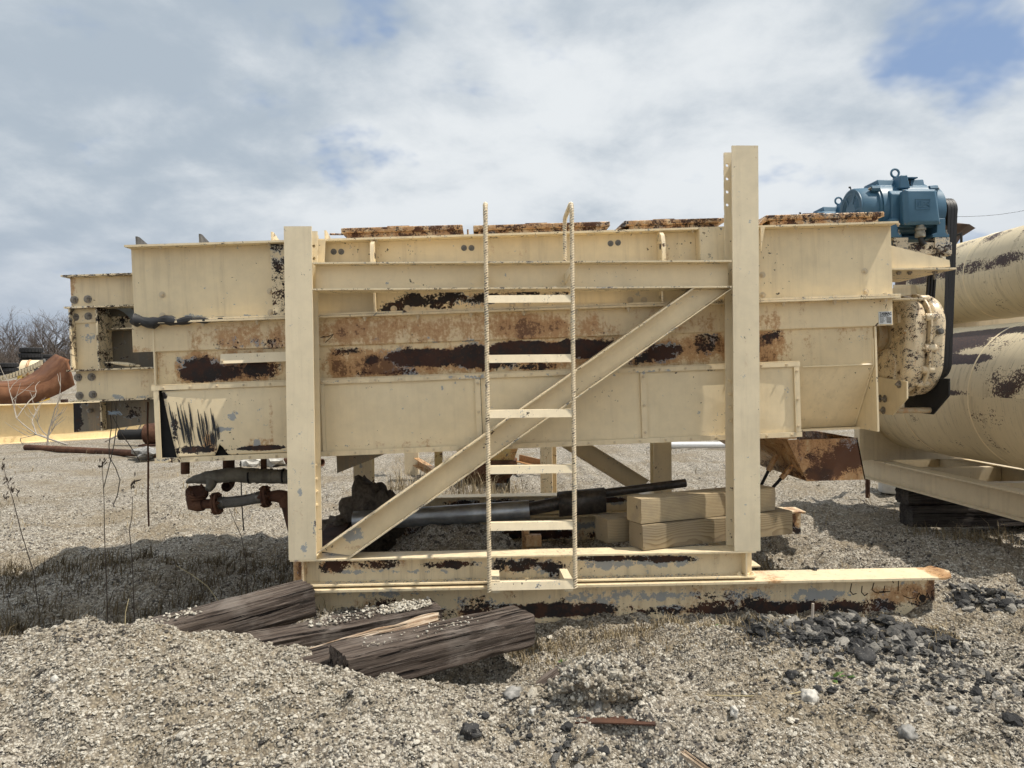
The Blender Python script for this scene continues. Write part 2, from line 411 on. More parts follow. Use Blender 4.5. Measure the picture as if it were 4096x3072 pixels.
# ------------------------------------------------------------------ loose stones (instanced on points)
def stone_mat(name, lo, mid, hi, rough=.85):
    g = NT(name); a = g.nd('ShaderNodeAttribute', attribute_type='INSTANCER', attribute_name='tone'); t = a.outputs['Fac']
    c = g.mix(g.mr(t, .12, .24, smooth=False), lo, mid); c = g.mix(g.mr(t, .40, .85, smooth=False), c, hi)
    n = g.noise(g.pos(), 3, 5, .7); c = g.mix(g.mr(n, .4, .7, 0, .4), c, tuple(.55 * q for q in mid))
    return g.fin(c, rough, g.bump(n, .4, .05), spec=.25)
def stone_cloud(name, pts, scl, rot, tone, mat, seed=0, rough=.55, flat=.72, sub=2):
    n = len(pts); me = bpy.data.meshes.new(name); me.vertices.add(n); me.vertices.foreach_set('co', np.asarray(pts, float).ravel())
    def at(nm, ty, k, arr): me.attributes.new(nm, ty, 'POINT').data.foreach_set(k, np.asarray(arr).ravel())
    at('scl', 'FLOAT_VECTOR', 'vector', scl.astype(float)); at('rot', 'FLOAT_VECTOR', 'vector', rot.astype(float)); at('tone', 'FLOAT', 'value', tone.astype(float))
    at('idx', 'INT', 'value', np.random.randint(0, 5, n).astype(np.int32))
    me.update(); o = bpy.data.objects.new(name, me); COL.objects.link(o)
    t = bpy.data.node_groups.new(name, 'GeometryNodeTree'); t.interface.new_socket('Geometry', in_out='INPUT', socket_type='NodeSocketGeometry'); t.interface.new_socket('Geometry', in_out='OUTPUT', socket_type='NodeSocketGeometry')
    N = t.nodes.new; L = t.links.new; gi = N('NodeGroupInput'); go = N('NodeGroupOutput'); jn = N('GeometryNodeJoinGeometry'); po = N('GeometryNodeInputPosition')
    for k in range(5):
        ic = N('GeometryNodeMeshIcoSphere'); ic.inputs['Subdivisions'].default_value = sub; ic.inputs['Radius'].default_value = 1
        nz = N('ShaderNodeTexNoise'); nz.noise_dimensions = '4D'; nz.inputs['W'].default_value = k * 3.7 + seed; nz.inputs['Scale'].default_value = .95; nz.inputs['Detail'].default_value = 2; L(po.outputs[0], nz.inputs['Vector'])
        sb = N('ShaderNodeVectorMath'); sb.operation = 'SUBTRACT'; L(nz.outputs[1], sb.inputs[0]); sb.inputs[1].default_value = (.5, .5, .5)
        sc_ = N('ShaderNodeVectorMath'); sc_.operation = 'SCALE'; L(sb.outputs[0], sc_.inputs[0]); sc_.inputs['Scale'].default_value = rough * 4.2
        sp = N('GeometryNodeSetPosition'); L(ic.outputs['Mesh'], sp.inputs['Geometry']); L(sc_.outputs[0], sp.inputs['Offset'])
        gi2 = N('GeometryNodeGeometryToInstance'); L(sp.outputs[0], gi2.inputs[0]); L(gi2.outputs[0], jn.inputs[0])
    ip = N('GeometryNodeInstanceOnPoints'); L(gi.outputs[0], ip.inputs['Points']); L(jn.outputs[0], ip.inputs['Instance']); ip.inputs['Pick Instance'].default_value = True
    def na(nm, ty):
        q = N('GeometryNodeInputNamedAttribute'); q.data_type = ty; q.inputs['Name'].default_value = nm; return [s for s in q.outputs if s.enabled][0]
    L(na('idx', 'INT'), ip.inputs['Instance Index']); L(na('rot', 'FLOAT_VECTOR'), ip.inputs['Rotation']); L(na('scl', 'FLOAT_VECTOR'), ip.inputs['Scale'])
    sm = N('GeometryNodeSetMaterial'); sm.inputs['Material'].default_value = mat; L(ip.outputs[0], sm.inputs['Geometry']); L(sm.outputs[0], go.inputs[0])
    md = o.modifiers.new('stones', 'NODES'); md.node_group = t; me.materials.append(mat)
    return o
M_STONE = stone_mat('pebble', (0.055, 0.052, 0.052), (0.30, 0.262, 0.205), (0.66, 0.62, 0.535))
M_ASPH = stone_mat('asphalt_rubble', (0.040, 0.040, 0.041), (0.085, 0.083, 0.080), (0.34, 0.32, 0.285))
def scatter(n, y0, y1, size, power=1.0, keep=None, spread=.78, sink=.25):
    rs = np.random
    y = y0 + (y1 - y0) * rs.rand(n) ** power; x = (rs.rand(n) * 2 - 1) * (y * spread + .35) + y * .035
    if keep is not None:
        k = keep(x, y); x, y = x[k], y[k]
    m_ = len(x); s = size * np.exp(rs.randn(m_) * .38)
    s = np.minimum(s, size * 3.2); sc_ = np.stack([s * rs.uniform(.8, 1.35, m_), s * rs.uniform(.7, 1.1, m_), s * rs.uniform(.5, .85, m_)], 1)
    z = H(x, y) + s * sink
    rot = np.stack([rs.uniform(-.5, .5, m_), rs.uniform(-.5, .5, m_), rs.uniform(0, 6.28, m_)], 1)
    return np.stack([x, y, z], 1), sc_, rot, np.clip(rs.rand(m_) * .86 + .28 * (clump(x, y, 1.9, 1.0) - .5) + .07, 0, 1)
def clump(x, y, f=1.0, k=3.1):
    return .5 + .5 * np.sin(f * 2.3 * x + 1.7 * np.sin(f * 1.9 * y + k)) * np.cos(f * 2.1 * y + 1.3 * np.sin(f * 2.7 * x))
a = scatter(210000, 2.0, 4.25, .0034, 1.0, keep=lambda x, y: np.random.rand(len(x)) < np.where(x < -.2, .80 + .2 * clump(x, y, 2.2), .14 + .62 * clump(x, y, 1.5) ** 1.4))
tag(stone_cloud('loose_gravel', *a, M_STONE), 'pale crushed gravel covering the near ground', kind='stuff')
a = scatter(80000, 4.2, 9.5, .0052, 1.25, keep=lambda x, y: np.random.rand(len(x)) < .35 + .6 * clump(x, y, .8))
tag(stone_cloud('yard_gravel', *a, M_STONE, 2, sub=1), 'pale crushed gravel strewn over the yard behind', kind='stuff')
a = scatter(2200, 2.0, 4.2, .0085, 1.0, keep=lambda x, y: np.random.rand(len(x)) < np.where(x > -.3, .85, .22))
tag(stone_cloud('coarse_stones', *a, M_STONE, 4, rough=.5), 'coarser white stones lying in the foreground soil', kind='stuff')
# broken asphalt
rs = np.random.RandomState(11)
def rubble(n, cx, cy, rx, ry, size, pile, power=.5):
    r = rs.rand(n) ** power; q = rs.rand(n) * 6.283; x = cx + rx * r * np.cos(q); y = cy + ry * r * np.sin(q)
    s = size * np.exp(rs.randn(n) * .45); s = np.minimum(s, size * 2.6)
    z = H(x, y) + s * .2 + pile * rs.rand(n) * (1 - r)
    return np.stack([x, y, z], 1), np.stack([s * rs.uniform(.9, 1.5, n), s * rs.uniform(.7, 1.1, n), s * rs.uniform(.45, .8, n)], 1), np.stack([rs.uniform(-.7, .7, n), rs.uniform(-.7, .7, n), rs.uniform(0, 6.28, n)], 1), rs.rand(n) ** 1.7
A = [rubble(950, 1.90, 3.75, .54, .22, .0165, .05), rubble(1800, 1.92, 3.70, .66, .28, .0075, .02), rubble(260, 3.0, 4.22, .26, .16, .014, .03), rubble(500, 2.15, 3.30, .85, .24, .009, .0, .7), rubble(120, 2.0, 3.1, 1.0, .35, .011, .0, .8), rubble(90, .25, 2.72, .4, .2, .010, 0, .8)]
tag(stone_cloud('asphalt_rubble', *[np.concatenate([q[i] for q in A]) for i in range(4)], M_ASPH, 7, rough=.62), 'black broken asphalt crumbs heaped by the skid end', kind='stuff')
# ------------------------------------------------------------------ support frame of the mixer
YF = 4.15
def wpx(L, Y):      # patches given in photograph pixels -> world x, z patches on the plane y = Y
    out = []
    for u, v, ru, rv, a in L:
        p = px(u, v, Y); out.append((p.x, p.z, ru * Y / FPX, rv * Y / FPX, a))
    return out
def plate_holes(mb, x0, x1, z0, z1, y0, y1, holes, n=12):
    """upright plate with one column of round holes"""
    holes = sorted(holes, key=lambda h: h[1]); cuts = [z0]
    for a, b in zip(holes, holes[1:]): cuts.append((a[1] + b[1]) / 2)
    cuts.append(z1)
    for (cx, cz, r), za, zb in zip(holes, cuts, cuts[1:]):
        ring = []; sq = []
        for i in range(n):
            q = 2 * math.pi * (i + 0.5) / n; c, s_ = math.cos(q), math.sin(q); ring.append((cx + r * c, cz + r * s_))
            k = min(((x1 - cx) if c > 0 else (x0 - cx)) / c if abs(c) > 1e-6 else 1e9, ((zb - cz) if s_ > 0 else (za - cz)) / s_ if abs(s_) > 1e-6 else 1e9)
            sq.append((cx + k * c, cz + k * s_))
        V = []; F = []
        for y in (y0, y1):
            V += [(a, y, b) for a, b in ring] + [(a, y, b) for a, b in sq]
        for i in range(n):
            j = (i + 1) % n
            F += [(i, i + n, j + n, j), (2 * n + j, 3 * n + j, 3 * n + i, 2 * n + i), (j, 2 * n + j, 2 * n + i, i), (i + n, 3 * n + i, 3 * n + j, j + n)]
        o = len(V)
        for (sx, sz) in ((x0, za), (x1, za), (x1, zb), (x0, zb)):         # corners the rays skip
            best = sorted(range(n), key=lambda i: (sq[i][0] - sx) ** 2 + (sq[i][1] - sz) ** 2)[:2]
            a, b = best
            for y, off, fl in ((y0, 0, 0), (y1, 2 * n, 1)):
                V.append((sx, y, sz)); t = (off + n + a, off + n + b, len(V) - 1); F.append(t if fl == 0 else t[::-1])
        mb.add(V, F)

M_POST = paint('post_paint', base=(0.79, 0.695, 0.50), chips=0.0, stain=-0.03, seed=1, dirt=0.10,
               blobs=wpx([(1145, 1500, 40, 30, .06), (1260, 2150, 25, 120, .12), (1150, 920, 40, 25, .1), (1230, 920, 40, 20, .1), (1180, 2000, 40, 160, .05), (2990, 2190, 60, 14, .1), (2932, 700, 12, 160, .05)], YF),
               stains=wpx([(1205, 1900, 14, 400, .1), (2982, 900, 10, 300, .12), (2985, 1450, 10, 200, .1)], YF),
               primer=wpx([(1196, 1990, 14, 240, .16), (1218, 2195, 18, 50, .2), (1180, 1920, 6, 50, .12)], YF))
M_FRAME = paint('beam_paint', chips=-0.02, stain=-0.04, seed=2, dirt=0.05,
                blobs=wpx([(1300, 2205, 70, 22, .14), (1420, 2200, 40, 16, .1)], YF),
                primer=wpx([(1400, 2150, 55, 50, .3)], YF), stains=wpx([(1400, 2205, 60, 25, .2)], YF))
M_SILL = paint('sill_paint', chips=0.0, stain=0.01, seed=3, dirt=0.25, prim_w=0.05,
               blobs=wpx([(1320, 2275, 90, 45, .30), (1500, 2268, 170, 32, .28), (1790, 2272, 150, 26, .30), (2080, 2275, 180, 44, .28), (2230, 2290, 70, 50, .22), (2450, 2245, 180, 22, .36), (2680, 2250, 170, 22, .34), (1190, 2290, 30, 60, .2), (2930, 2232, 30, 14, .15)], YF),
               primer=wpx([(2480, 2262, 200, 42, .26), (2700, 2255, 150, 40, .26), (1450, 2300, 180, 16, .16), (1700, 2300, 160, 14, .15), (2150, 2300, 120, 16, .16), (1560, 2262, 40, 20, .1)], YF),
               stains=wpx([(1180, 2300, 40, 90, .2), (1300, 2280, 60, 50, .1)], YF))
M_SKID = paint('skid_paint', chips=0.02, stain=0.03, seed=4, dirt=0.25, prim_w=0.05,
               blobs=wpx([(2000, 2470, 900, 40, .22), (3200, 2450, 700, 46, .30), (1500, 2440, 200, 40, .2), (1900, 2420, 150, 30, .15), (3740, 2400, 110, 90, .10), (2250, 2450, 260, 50, .16), (2900, 2400, 260, 40, .16), (3790, 2440, 60, 60, .2)], 4.15),
               primer=wpx([(2450, 2405, 350, 36, .22), (1500, 2390, 220, 26, .16), (3300, 2395, 170, 34, .26), (3050, 2395, 120, 30, .18), (3650, 2350, 60, 30, .1), (2750, 2400, 200, 30, .16)], 4.15),
               stains=wpx([(3620, 2390, 170, 50, .26), (3780, 2340, 60, 120, .26), (2900, 2370, 500, 16, .08), (3100, 2300, 60, 40, .16), (3760, 2280, 90, 26, .28)], 4.15), rusty=(0.075, 0.03, 0.017))

M_FEDGE = paint('worn_flange_paint', base=(0.78, 0.67, 0.46), chips=0.10, stain=0.0, seed=8, scale=2.0, dirt=0.1, blackmix=0.8)
fr = thing('support_frame', (0, 0, 0), 'cream steel frame of posts, sills and braces carrying the rusty mixer', 'steel frame')
xL0, xL1 = -1.136, -0.981
xR0, xR1 = 1.428, 1.581
ZS1, ZS0 = 0.374, 0.218       # top and bottom of the sill
def post(x0, x1, yf, ztop, zback, holes, sgn=1):
    """wide flange post; flange faces the camera, back flange drilled"""
    b = MB(); xm = (x0 + x1) / 2
    b.box(x0, x1, yf, yf + 0.011, ZS1 + 0.001, ztop); b.box(xm - 0.004, xm + 0.004, yf + 0.0115, yf + 0.1435, ZS1 + 0.002, min(ztop, zback) - 0.001)
    if holes: plate_holes(b, x0 + 0.001, x1 - 0.001, holes[0][1] - 0.06, zback, yf + 0.144, yf + 0.155, holes)
    b.box(x0 + 0.001, x1 - 0.001, yf + 0.144, yf + 0.155, ZS1 + 0.001, (holes[0][1] - 0.0605) if holes else zback)
    return b.build('post', M_POST, fr)
hz = [px(2915, v, YF + 0.15) for v in (820, 768, 716, 662)]
post(xL0, xL1, YF, px(1190, 905, YF).z, px(1265, 925, YF + 0.15).z, [(xL1 - 0.022, px(1250, v, YF + 0.15).z, 0.009) for v in (1035, 985)])
post(xR0, xR1, YF, px(2980, 582, YF).z, px(2905, 611, YF + 0.15).z, [(xR0 + 0.020, q.z, 0.0095) for q in hz])
YR = 6.17
post(xL0, xL1, YR, 2.26, 2.25, None); post(xR0, xR1, YR, 2.7, 2.66, None)
for yy in (YF, YR):
    b = MB(); b.box(xL1 + .002, xR0 - .002, yy + .074, yy + .082, 1.9155, 2.0545); cbm = b.build('cross_beam', M_FRAME, fr)
    for za in (1.906, 2.055): b = MB(); b.box(xL1 + .002, xR0 - .002, yy + .0015, yy + .1545, za, za + .009); b.build('flange', M_FEDGE, cbm)
    b = MB(); zc = (ZS0 + ZS1) / 2; b.ibeam((-1.13, yy + 0.078, zc), (1.556, yy + 0.078, zc), (0, 0, 1), ZS1 - ZS0, 0.156)
    sill = b.build('sill_beam', M_SILL, fr)
    for xs in (-1.06, 1.50):
        b = MB(); b.box(xs - 0.005, xs + 0.005, yy + 0.003, yy + 0.072, ZS0 + 0.0095, ZS1 - 0.0095); b.build('stiffener', M_SILL, fr)
    b = MB(); b.ibeam((-1.14, yy + 0.085, 0.005), (2.665 if yy == YF else 2.74, yy + 0.085, 0.005), (0, 0, 1), 0.40, 0.225, 0.013, 0.009)
    sk = b.build('skid_beam', M_SKID, fr)
# torn lip where the skid's top flange was flame cut, and the web holes' dark rims
b = MB(); p = px(3800, 2290, YF); b.ext([(2.665, 4.125, 0.192), (2.665, 4.347, 0.192), (2.712, 4.347, 0.206), (2.735, 4.20, 0.214), (2.70, 4.125, 0.202)], (0, 0, 0.010)); b.build('torn_flange', M_SKID, fr)
M_HOLE = plain('hole_dark', (0.02, 0.016, 0.013), 0.9)
for yy, xx in ((YF, 2.59), (YR, 2.66)):
    b = MB(); b.lathe((xx, yy + 0.0802, 0.055 if yy == YF else 0.075), (0, -1, 0), [(0, 0.021), (0.0012, 0.021)], 18); b.build('web_hole', M_HOLE, fr)
b = MB(); b.lathe((2.345, YF + 0.0802, 0.095), (0, -1, 0), [(0, 0.016), (0.0012, 0.016)], 7); b.xf(Matrix.Translation((2.345, 0, 0.095)) @ Matrix.Diagonal((1.5, 1, 0.35, 1)) @ Matrix.Translation((-2.345, 0, -0.095))); b.build('web_hole', M_HOLE, fr)
# diagonal braces
def brace(P, Q, yy):
    P = Vector(P); Q = Vector(Q); ax = (Q - P).normalized(); n = ax.cross(Vector((0, 1, 0))); web = None
    for off, h_, w_, nm, mt_ in ((0, .1355, .007, 'diagonal_brace', M_FRAME), (.072, .008, .145, 'flange', M_FEDGE), (-.072, .008, .145, 'flange', M_FEDGE)):
        b = MB(); b.ibeam(P + n * off, Q + n * off, n, h_, w_, kind='P'); zb_, zt_ = ZS1 + 0.002, 1.904; nv = []
        for v in b.v:                                     # ends trimmed to the sill, the cross beam and the posts
            v = Vector(v)
            if v.z < zb_: v = v + ax * ((zb_ - v.z) / ax.z)
            if v.z > zt_: v = v - ax * ((v.z - zt_) / ax.z)
            v.x = min(max(v.x, xL1 + 0.003), xR0 - 0.003); nv.append(tuple(v))
        b.v = nv; o = b.build(nm, mt_, web or fr); web = web or o
a0 = (px(1271, 2193, YF) + px(1415, 2224, YF)) / 2; a1 = (px(2782, 1147, YF) + px(2928, 1168, YF)) / 2
d = (a1 - a0).normalized(); yc = YF + 0.078
brace((a0.x - d.x * .12, yc, a0.z - d.z * .12), (a1.x + d.x * .12, yc, a1.z + d.z * .12), YF)
brace((-0.9, YR + 0.078, 1.86), (1.36, YR + 0.078, 0.42), YR)
# bolts on the back flanges and on the skid
for u, v in ((2919, 1523), (2921, 1575), (2922, 1628), (2924, 1680), (1264, 1860), (1264, 1916), (1265, 1967), (1265, 2021)):
    p = px(u, v, YF + 0.14); b = MB(); b.bolt((p.x, YF + 0.1435, p.z), (0, -1, 0), 0.010, 0.010, False); b.build('bolt', M_FRAME, fr)
for u, v in ((2107, 2312), (2958, 2296), (3010, 2308)):
    p = px(u, v, YF + 0.03); b = MB(); b.bolt((p.x, YF + 0.035, ZS0 + 0.009), (0, 0, 1), 0.013, 0.012, True); b.build('bolt', M_SILL, fr)
# torch lettering left on the skid web near its cut end
M_BURN = rust('burnt_mark', (0.03, 0.015, 0.01), (0.05, 0.024, 0.014))
def strokes(parent, polylines, w, y, mat, name, th=0.0015):
    b = MB()
    for pl in polylines:
        for (x0, z0), (x1, z1) in zip(pl, pl[1:]):
            dx, dz = x1 - x0, z1 - z0; l = math.hypot(dx, dz) or 1; nx, nz = -dz / l * w / 2, dx / l * w / 2; ex, ez = dx / l * w * .3, dz / l * w * .3
            b.xz([(x0 + nx - ex, z0 + nz - ez), (x1 + nx + ex, z1 + nz + ez), (x1 - nx + ex, z1 - nz + ez), (x0 - nx - ex, z0 - nz - ez)], y - th, y)
            y -= 0.00004
    return b.build(name, mat, parent)
SP = lambda L: [[(px(3000 + a * .4955, 1700 + c * .4955, YF + .08).x, px(3000 + a * .4955, 1700 + c * .4955, YF + .08).z) for a, c in l] for l in L]
for l in SP([[(820, 1280), (808, 1340), (830, 1368), (858, 1360)], [(905, 1300), (900, 1350), (925, 1378), (950, 1360)], [(1000, 1275), (985, 1330), (1010, 1350), (1040, 1358)],
             [(1088, 1300), (1078, 1345), (1130, 1345)], [(1140, 1230), (1158, 1275)], [(1200, 1230), (1195, 1340)], [(1240, 1380), (1290, 1400), (1335, 1395)],
             [(1340, 1410), (1365, 1355), (1405, 1420), (1430, 1355), (1450, 1400)], [(1490, 1330), (1465, 1345), (1480, 1400)]]):
    strokes(fr, [l], 0.0052, YF + 0.0804, M_BURN, 'burnt_mark')

# ------------------------------------------------------------------ ladder of reinforcing bar
M_CORE = paint('bar_core_paint', base=(0.66, 0.56, 0.40), chips=0.12, seed=7, scale=2.6, dirt=0.4)
M_BAR = paint('ladder_paint', base=(0.80, 0.70, 0.50), chips=0.07, stain=-0.02, seed=5, scale=2.4, dirt=0.1)
M_RUNG = paint('rung_paint', base=(0.80, 0.70, 0.50), chips=0.06, stain=-0.02, seed=6, scale=2.0, dirt=0.08, blackmix=0.8)
M_TIP = plain('worn_steel', (0.30, 0.28, 0.25), 0.45, 0.8)
YL = 3.86
la = thing('ladder', (px(2120, 2360, YL).x, YL, px(2120, 2360, YL).z), 'cream ladder of ribbed bar with flat rungs in front of the mixer', 'ladder')
lo = Vector(la.location)
rails = []
for u_t, u_b, vb in ((1946, 1953, 2365), (2291, 2296, 2350)):
    pb = px(u_b, vb, YL); pt = px(u_t, 800, YL); x = (pb.x + pt.x) / 2; zt = pt.z - 0.012
    pts = [(x, YL, pb.z)]
    pts += [(x, YL, pb.z + (zt - 0.05 - pb.z) * i / 4) for i in range(1, 5)]
    for k in range(1, 6):
        q = math.pi / 2 * k / 5; pts.append((x, YL + 0.05 - 0.05 * math.cos(q), zt - 0.05 + 0.05 * math.sin(q)))
    yb = YF + 0.06
    pts.append((x, yb - 0.05, zt - 0.012))
    for k in range(1, 6):
        q = math.pi / 2 * k / 5; pts.append((x, yb - 0.05 + 0.05 * math.sin(q), zt - 0.062 + 0.05 * math.cos(q)))
    pts.append((x, yb, 2.066))
    pts = [Vector(q) - lo for q in pts]
    b = MB(); b.tube(pts, 0.0110, 12); rl = b.build('side_rail', M_CORE, la)
    b = MB(); L = 0.0                                                   # the bar's slanted ribs
    for i in range(len(pts) - 1):
        seg = pts[i + 1] - pts[i]; ln = seg.length; t = seg.normalized(); s0 = (0.0135 - L) % 0.0135
        while s0 < ln:
            c = pts[i] + t * s0; a = t.orthogonal().normalized()
            if abs(t.z) > .7: a = Vector((1, 0, 0))
            bb = t.cross(a)
            ring = [c + (a * math.cos(q) + bb * math.sin(q)) * 0.0112 + t * 0.005 * math.cos(q) for q in [2 * math.pi * k / 8 for k in range(9)]]
            for k in range(8):
                o = len(b.v); e = (ring[k] - c).normalized() * 0.0022; e2 = (ring[k + 1] - c).normalized() * 0.0030
                b.v += [tuple(ring[k] - t * .0030), tuple(ring[k + 1] - t * .0030), tuple(ring[k + 1] + e2), tuple(ring[k] + e), tuple(ring[k] + t * .0030), tuple(ring[k + 1] + t * .0030)]
                b.f += [(o, o + 1, o + 2, o + 3), (o + 3, o + 2, o + 5, o + 4)]
            s0 += 0.0135
        L = (L + ln) % 0.0135
    rb = b.build('bar_ribs', M_BAR, rl, 0); tag(rb, kind='stuff')
    rails.append(x)
xa, xb = rails[0] - lo.x + 0.010, rails[1] - lo.x - 0.010
for v in (1196, 1435, 1655, 1878, 2104, 2342):
    z = px(2120, v, YL).z - lo.z; h = 0.040; b = MB(); k = math.tan(R(11))
    b.yz([(-0.008 - h / 2 * k * 0 - 0.004, z - h / 2), (-0.004, z - h / 2), (-0.004 + h * k, z + h / 2 - 0.005), (0.030, z + h / 2 - 0.003), (0.030, z + h / 2 + 0.003), (-0.010 + h * k, z + h / 2 + 0.001)], xa, xb)
    b.build('rung', M_RUNG, la)
for x in rails:                                                         # stand-off brackets to cross beam and sill
    b = MB(); z0, z1 = 1.945 - lo.z, 2.0 - lo.z; xx = x - lo.x
    b.ext([(xx - .004, 0.008, z1), (xx - .004, 0.008, z1 - 0.03), (xx - .004, YF + 0.07 - YL, z0 - 0.01), (xx - .004, YF + 0.07 - YL, z1)], (0.008, 0, 0)); b.build('bracket', M_BAR, la)
    b = MB(); xx += 0.034 if x == rails[0] else -0.034
    b.ext([(xx - .022, 0.0, 0.315 - lo.z), (xx + .022, 0.0, 0.315 - lo.z), (xx + .022, 0.0, 0.250 - lo.z), (xx - .022, 0.0, 0.250 - lo.z)], (0, YF - 0.002 - YL, -0.02)); b.build('bracket', M_RUNG, la)
# ------------------------------------------------------------------ the twin shaft mixer
TH = R(1.55); ZT = 2.2535
mx = thing('mixer', (0, 0, ZT), 'long cream twin shaft pugmill mixer with peeling rusty trough hung between posts', 'industrial mixer', rot=(0, -TH, 0))
MINV = (Matrix.Translation((0, 0, ZT)) @ Matrix.Rotation(-TH, 4, 'Y')).inverted()
def B(u, v, Y): return MINV @ px(u, v, Y)
def bpx(L, Y):
    out = []
    for u, v, ru, rv, a in L:
        p = B(u, v, Y); out.append((p.x, p.z, ru * Y / FPX, rv * Y / FPX, a))
    return out
Y0, Y1 = 4.32, 6.13            # front and back of the rim flanges
YW = 4.40                      # web
M_RIM = paint('rim_paint', blackmix=0.95, base=(0.78, 0.66, 0.435), chips=-0.03, stain=-0.03, seed=11, dirt=0.12,
              blobs=bpx([(1620, 1215, 130, 60, .17), (1720, 1195, 150, 55, .19), (1850, 1200, 150, 60, .20), (1940, 1190, 80, 45, .16), (2090, 1180, 190, 50, .24), (1540, 1240, 70, 45, .16), (2250, 1175, 90, 20, .16), (1560, 1225, 60, 40, .1), (2350, 1215, 60, 60, .08), (2620, 1180, 50, 50, .1), (690, 1240, 60, 30, .10), (780, 1140, 50, 40, .08), (630, 1140, 50, 60, .05), (1090, 1050, 40, 160, .06), (560, 990, 90, 20, .1), (2660, 1020, 50, 60, .04)], YW),
              stains=bpx([(2050, 1000, 120, 60, .10), (2850, 960, 60, 60, .10), (1180, 1000, 60, 100, .05), (3400, 1180, 60, 18, .1), (3555, 1190, 30, 20, .2), (3350, 1060, 230, 120, -.05)], YW),
              primer=bpx([(760, 1268, 120, 16, .2), (980, 1265, 120, 14, .18)], YW))
M_FLANGE = paint('flange_paint', chips=0.085, stain=0.0, seed=12, scale=1.6, dirt=0.2)
M_STIFF = paint('stiffener_paint', chips=0.08, seed=13, scale=1.4)
M_PEEL = paint('peeled_plate_paint', chips=0.145, seed=14, blackmix=0.7, scale=1.3)
M_STRIP = paint('strip_paint', base=(0.77, 0.64, 0.415), chips=-0.01, stain=0.03, seed=15, prim_w=0.05, rusty=(0.055, 0.022, 0.013), blackmix=0.3,
                blobs=bpx([(930, 1375, 120, 40, .17), (1080, 1370, 90, 50, .17), (900, 1330, 100, 30, .08), (1510, 1360, 60, 40, .13), (1720, 1375, 120, 40, .14), (1880, 1370, 60, 30, .10), (2090, 1345, 26, 26, .16), (2380, 1320, 100, 40, .11), (1620, 1300, 60, 20, .1)], YW),
                stains=bpx([(1000, 1340, 300, 70, .18), (1500, 1330, 260, 90, .20), (1950, 1310, 330, 80, .24), (2250, 1320, 300, 80, .16), (2750, 1290, 200, 60, .15), (3080, 1280, 90, 60, .13), (1350, 1330, 120, 60, .1), (560, 1400, 80, 20, .1), (3380, 1270, 230, 70, -.1)], YW))
M_WALL = paint('trough_paint', base=(0.77, 0.64, 0.415), chips=0.02, stain=0.07, seed=16, prim_w=0.05, rusty=(0.05, 0.020, 0.013), blackmix=0.35,
               blobs=bpx([(790, 1470, 100, 75, .26), (860, 1500, 110, 40, .16), (1060, 1490, 90, 60, .16), (960, 1460, 120, 60, .08), (1390, 1405, 100, 24, .22), (1480, 1440, 40, 30, .13), (1700, 1430, 170, 42, .30), (1880, 1415, 90, 60, .28), (2080, 1390, 160, 34, .36), (2300, 1395, 140, 50, .30), (2420, 1370, 60, 40, .2), (1580, 1490, 120, 18, .18), (1430, 1495, 100, 20, .12), (1960, 1460, 120, 30, .18), (2150, 1470, 120, 25, .16), (2650, 1400, 110, 40, .24), (2830, 1370, 90, 60, .22), (2600, 1440, 130, 30, .22), (1850, 1440, 360, 40, .15), (2200, 1400, 360, 46, .14), (1850, 1440, 1150, 70, .055), (1650, 1405, 160, 30, .12), (900, 1480, 240, 60, .07), (3080, 1350, 80, 40, .22), (3130, 1400, 40, 60, .10)], YW + .005),
               stains=bpx([(900, 1470, 260, 80, .20), (1450, 1460, 250, 70, .22), (1750, 1450, 300, 70, .18), (2250, 1440, 300, 60, .16), (2750, 1400, 220, 70, .20), (3070, 1400, 70, 90, .26), (3500, 1500, 20, 200, .1), (3370, 1560, 210, 260, -.13)], YW + .005))
M_PANEL = paint('panel_paint', base=(0.79, 0.675, 0.455), chips=-0.05, stain=-0.05, seed=17, dirt=0.06,
                blobs=bpx([(1475, 1548, 40, 16, .24), (1340, 1545, 60, 10, .12), (1700, 1790, 260, 10, .08), (1400, 1785, 100, 10, .13), (2240, 1508, 50, 14, .12), (2700, 1490, 20, 10, .25), (2850, 1480, 40, 8, .2)], 4.37),
                stains=bpx([(1600, 1775, 260, 26, .20), (1480, 1580, 40, 40, .1), (2150, 1760, 120, 14, .18), (2480, 1745, 150, 12, .13), (2820, 1725, 100, 16, .16), (2455, 1635, 18, 18, .2)], 4.37),
                primer=bpx([(1768, 1552, 8, 14, .3), (1850, 1530, 80, 12, .12), (2350, 1510, 80, 14, .14)], 4.37))
M_TORN = paint('torn_panel_paint', base=(0.78, 0.66, 0.44), chips=-0.05, stain=-0.03, seed=18, dirt=0.08, blackmix=0.5,
               blobs=bpx([(660, 1620, 22, 60, .2), (700, 1700, 20, 100, .2), (725, 1720, 70, 90, .12), (760, 1800, 120, 26, .30), (1000, 1795, 200, 16, .26), (850, 1770, 30, 50, .14), (1060, 1790, 120, 16, .22), (650, 1580, 40, 20, .3), (860, 1565, 60, 8, .15)], 4.37),
               stains=bpx([(760, 1600, 60, 30, .18), (840, 1770, 50, 60, .26), (1085, 1680, 14, 140, .24), (1050, 1770, 90, 30, .2)], 4.37),
               primer=bpx([(935, 1660, 26, 26, .25), (900, 1715, 50, 12, .25), (850, 1720, 50, 20, .2), (1030, 1775, 24, 30, .3)], 4.37))
M_RAIL = paint('rail_paint', chips=0.0, stain=0.0, seed=19, scale=1.5, dirt=0.15,
               blobs=bpx([(700, 1838, 100, 22, .2), (1300, 1527, 120, 10, .12), (860, 1835, 40, 20, .12)], 4.36), primer=bpx([(1850, 1510, 160, 14, .2), (2250, 1500, 200, 14, .12), (2600, 1490, 160, 16, .18)], 4.36))
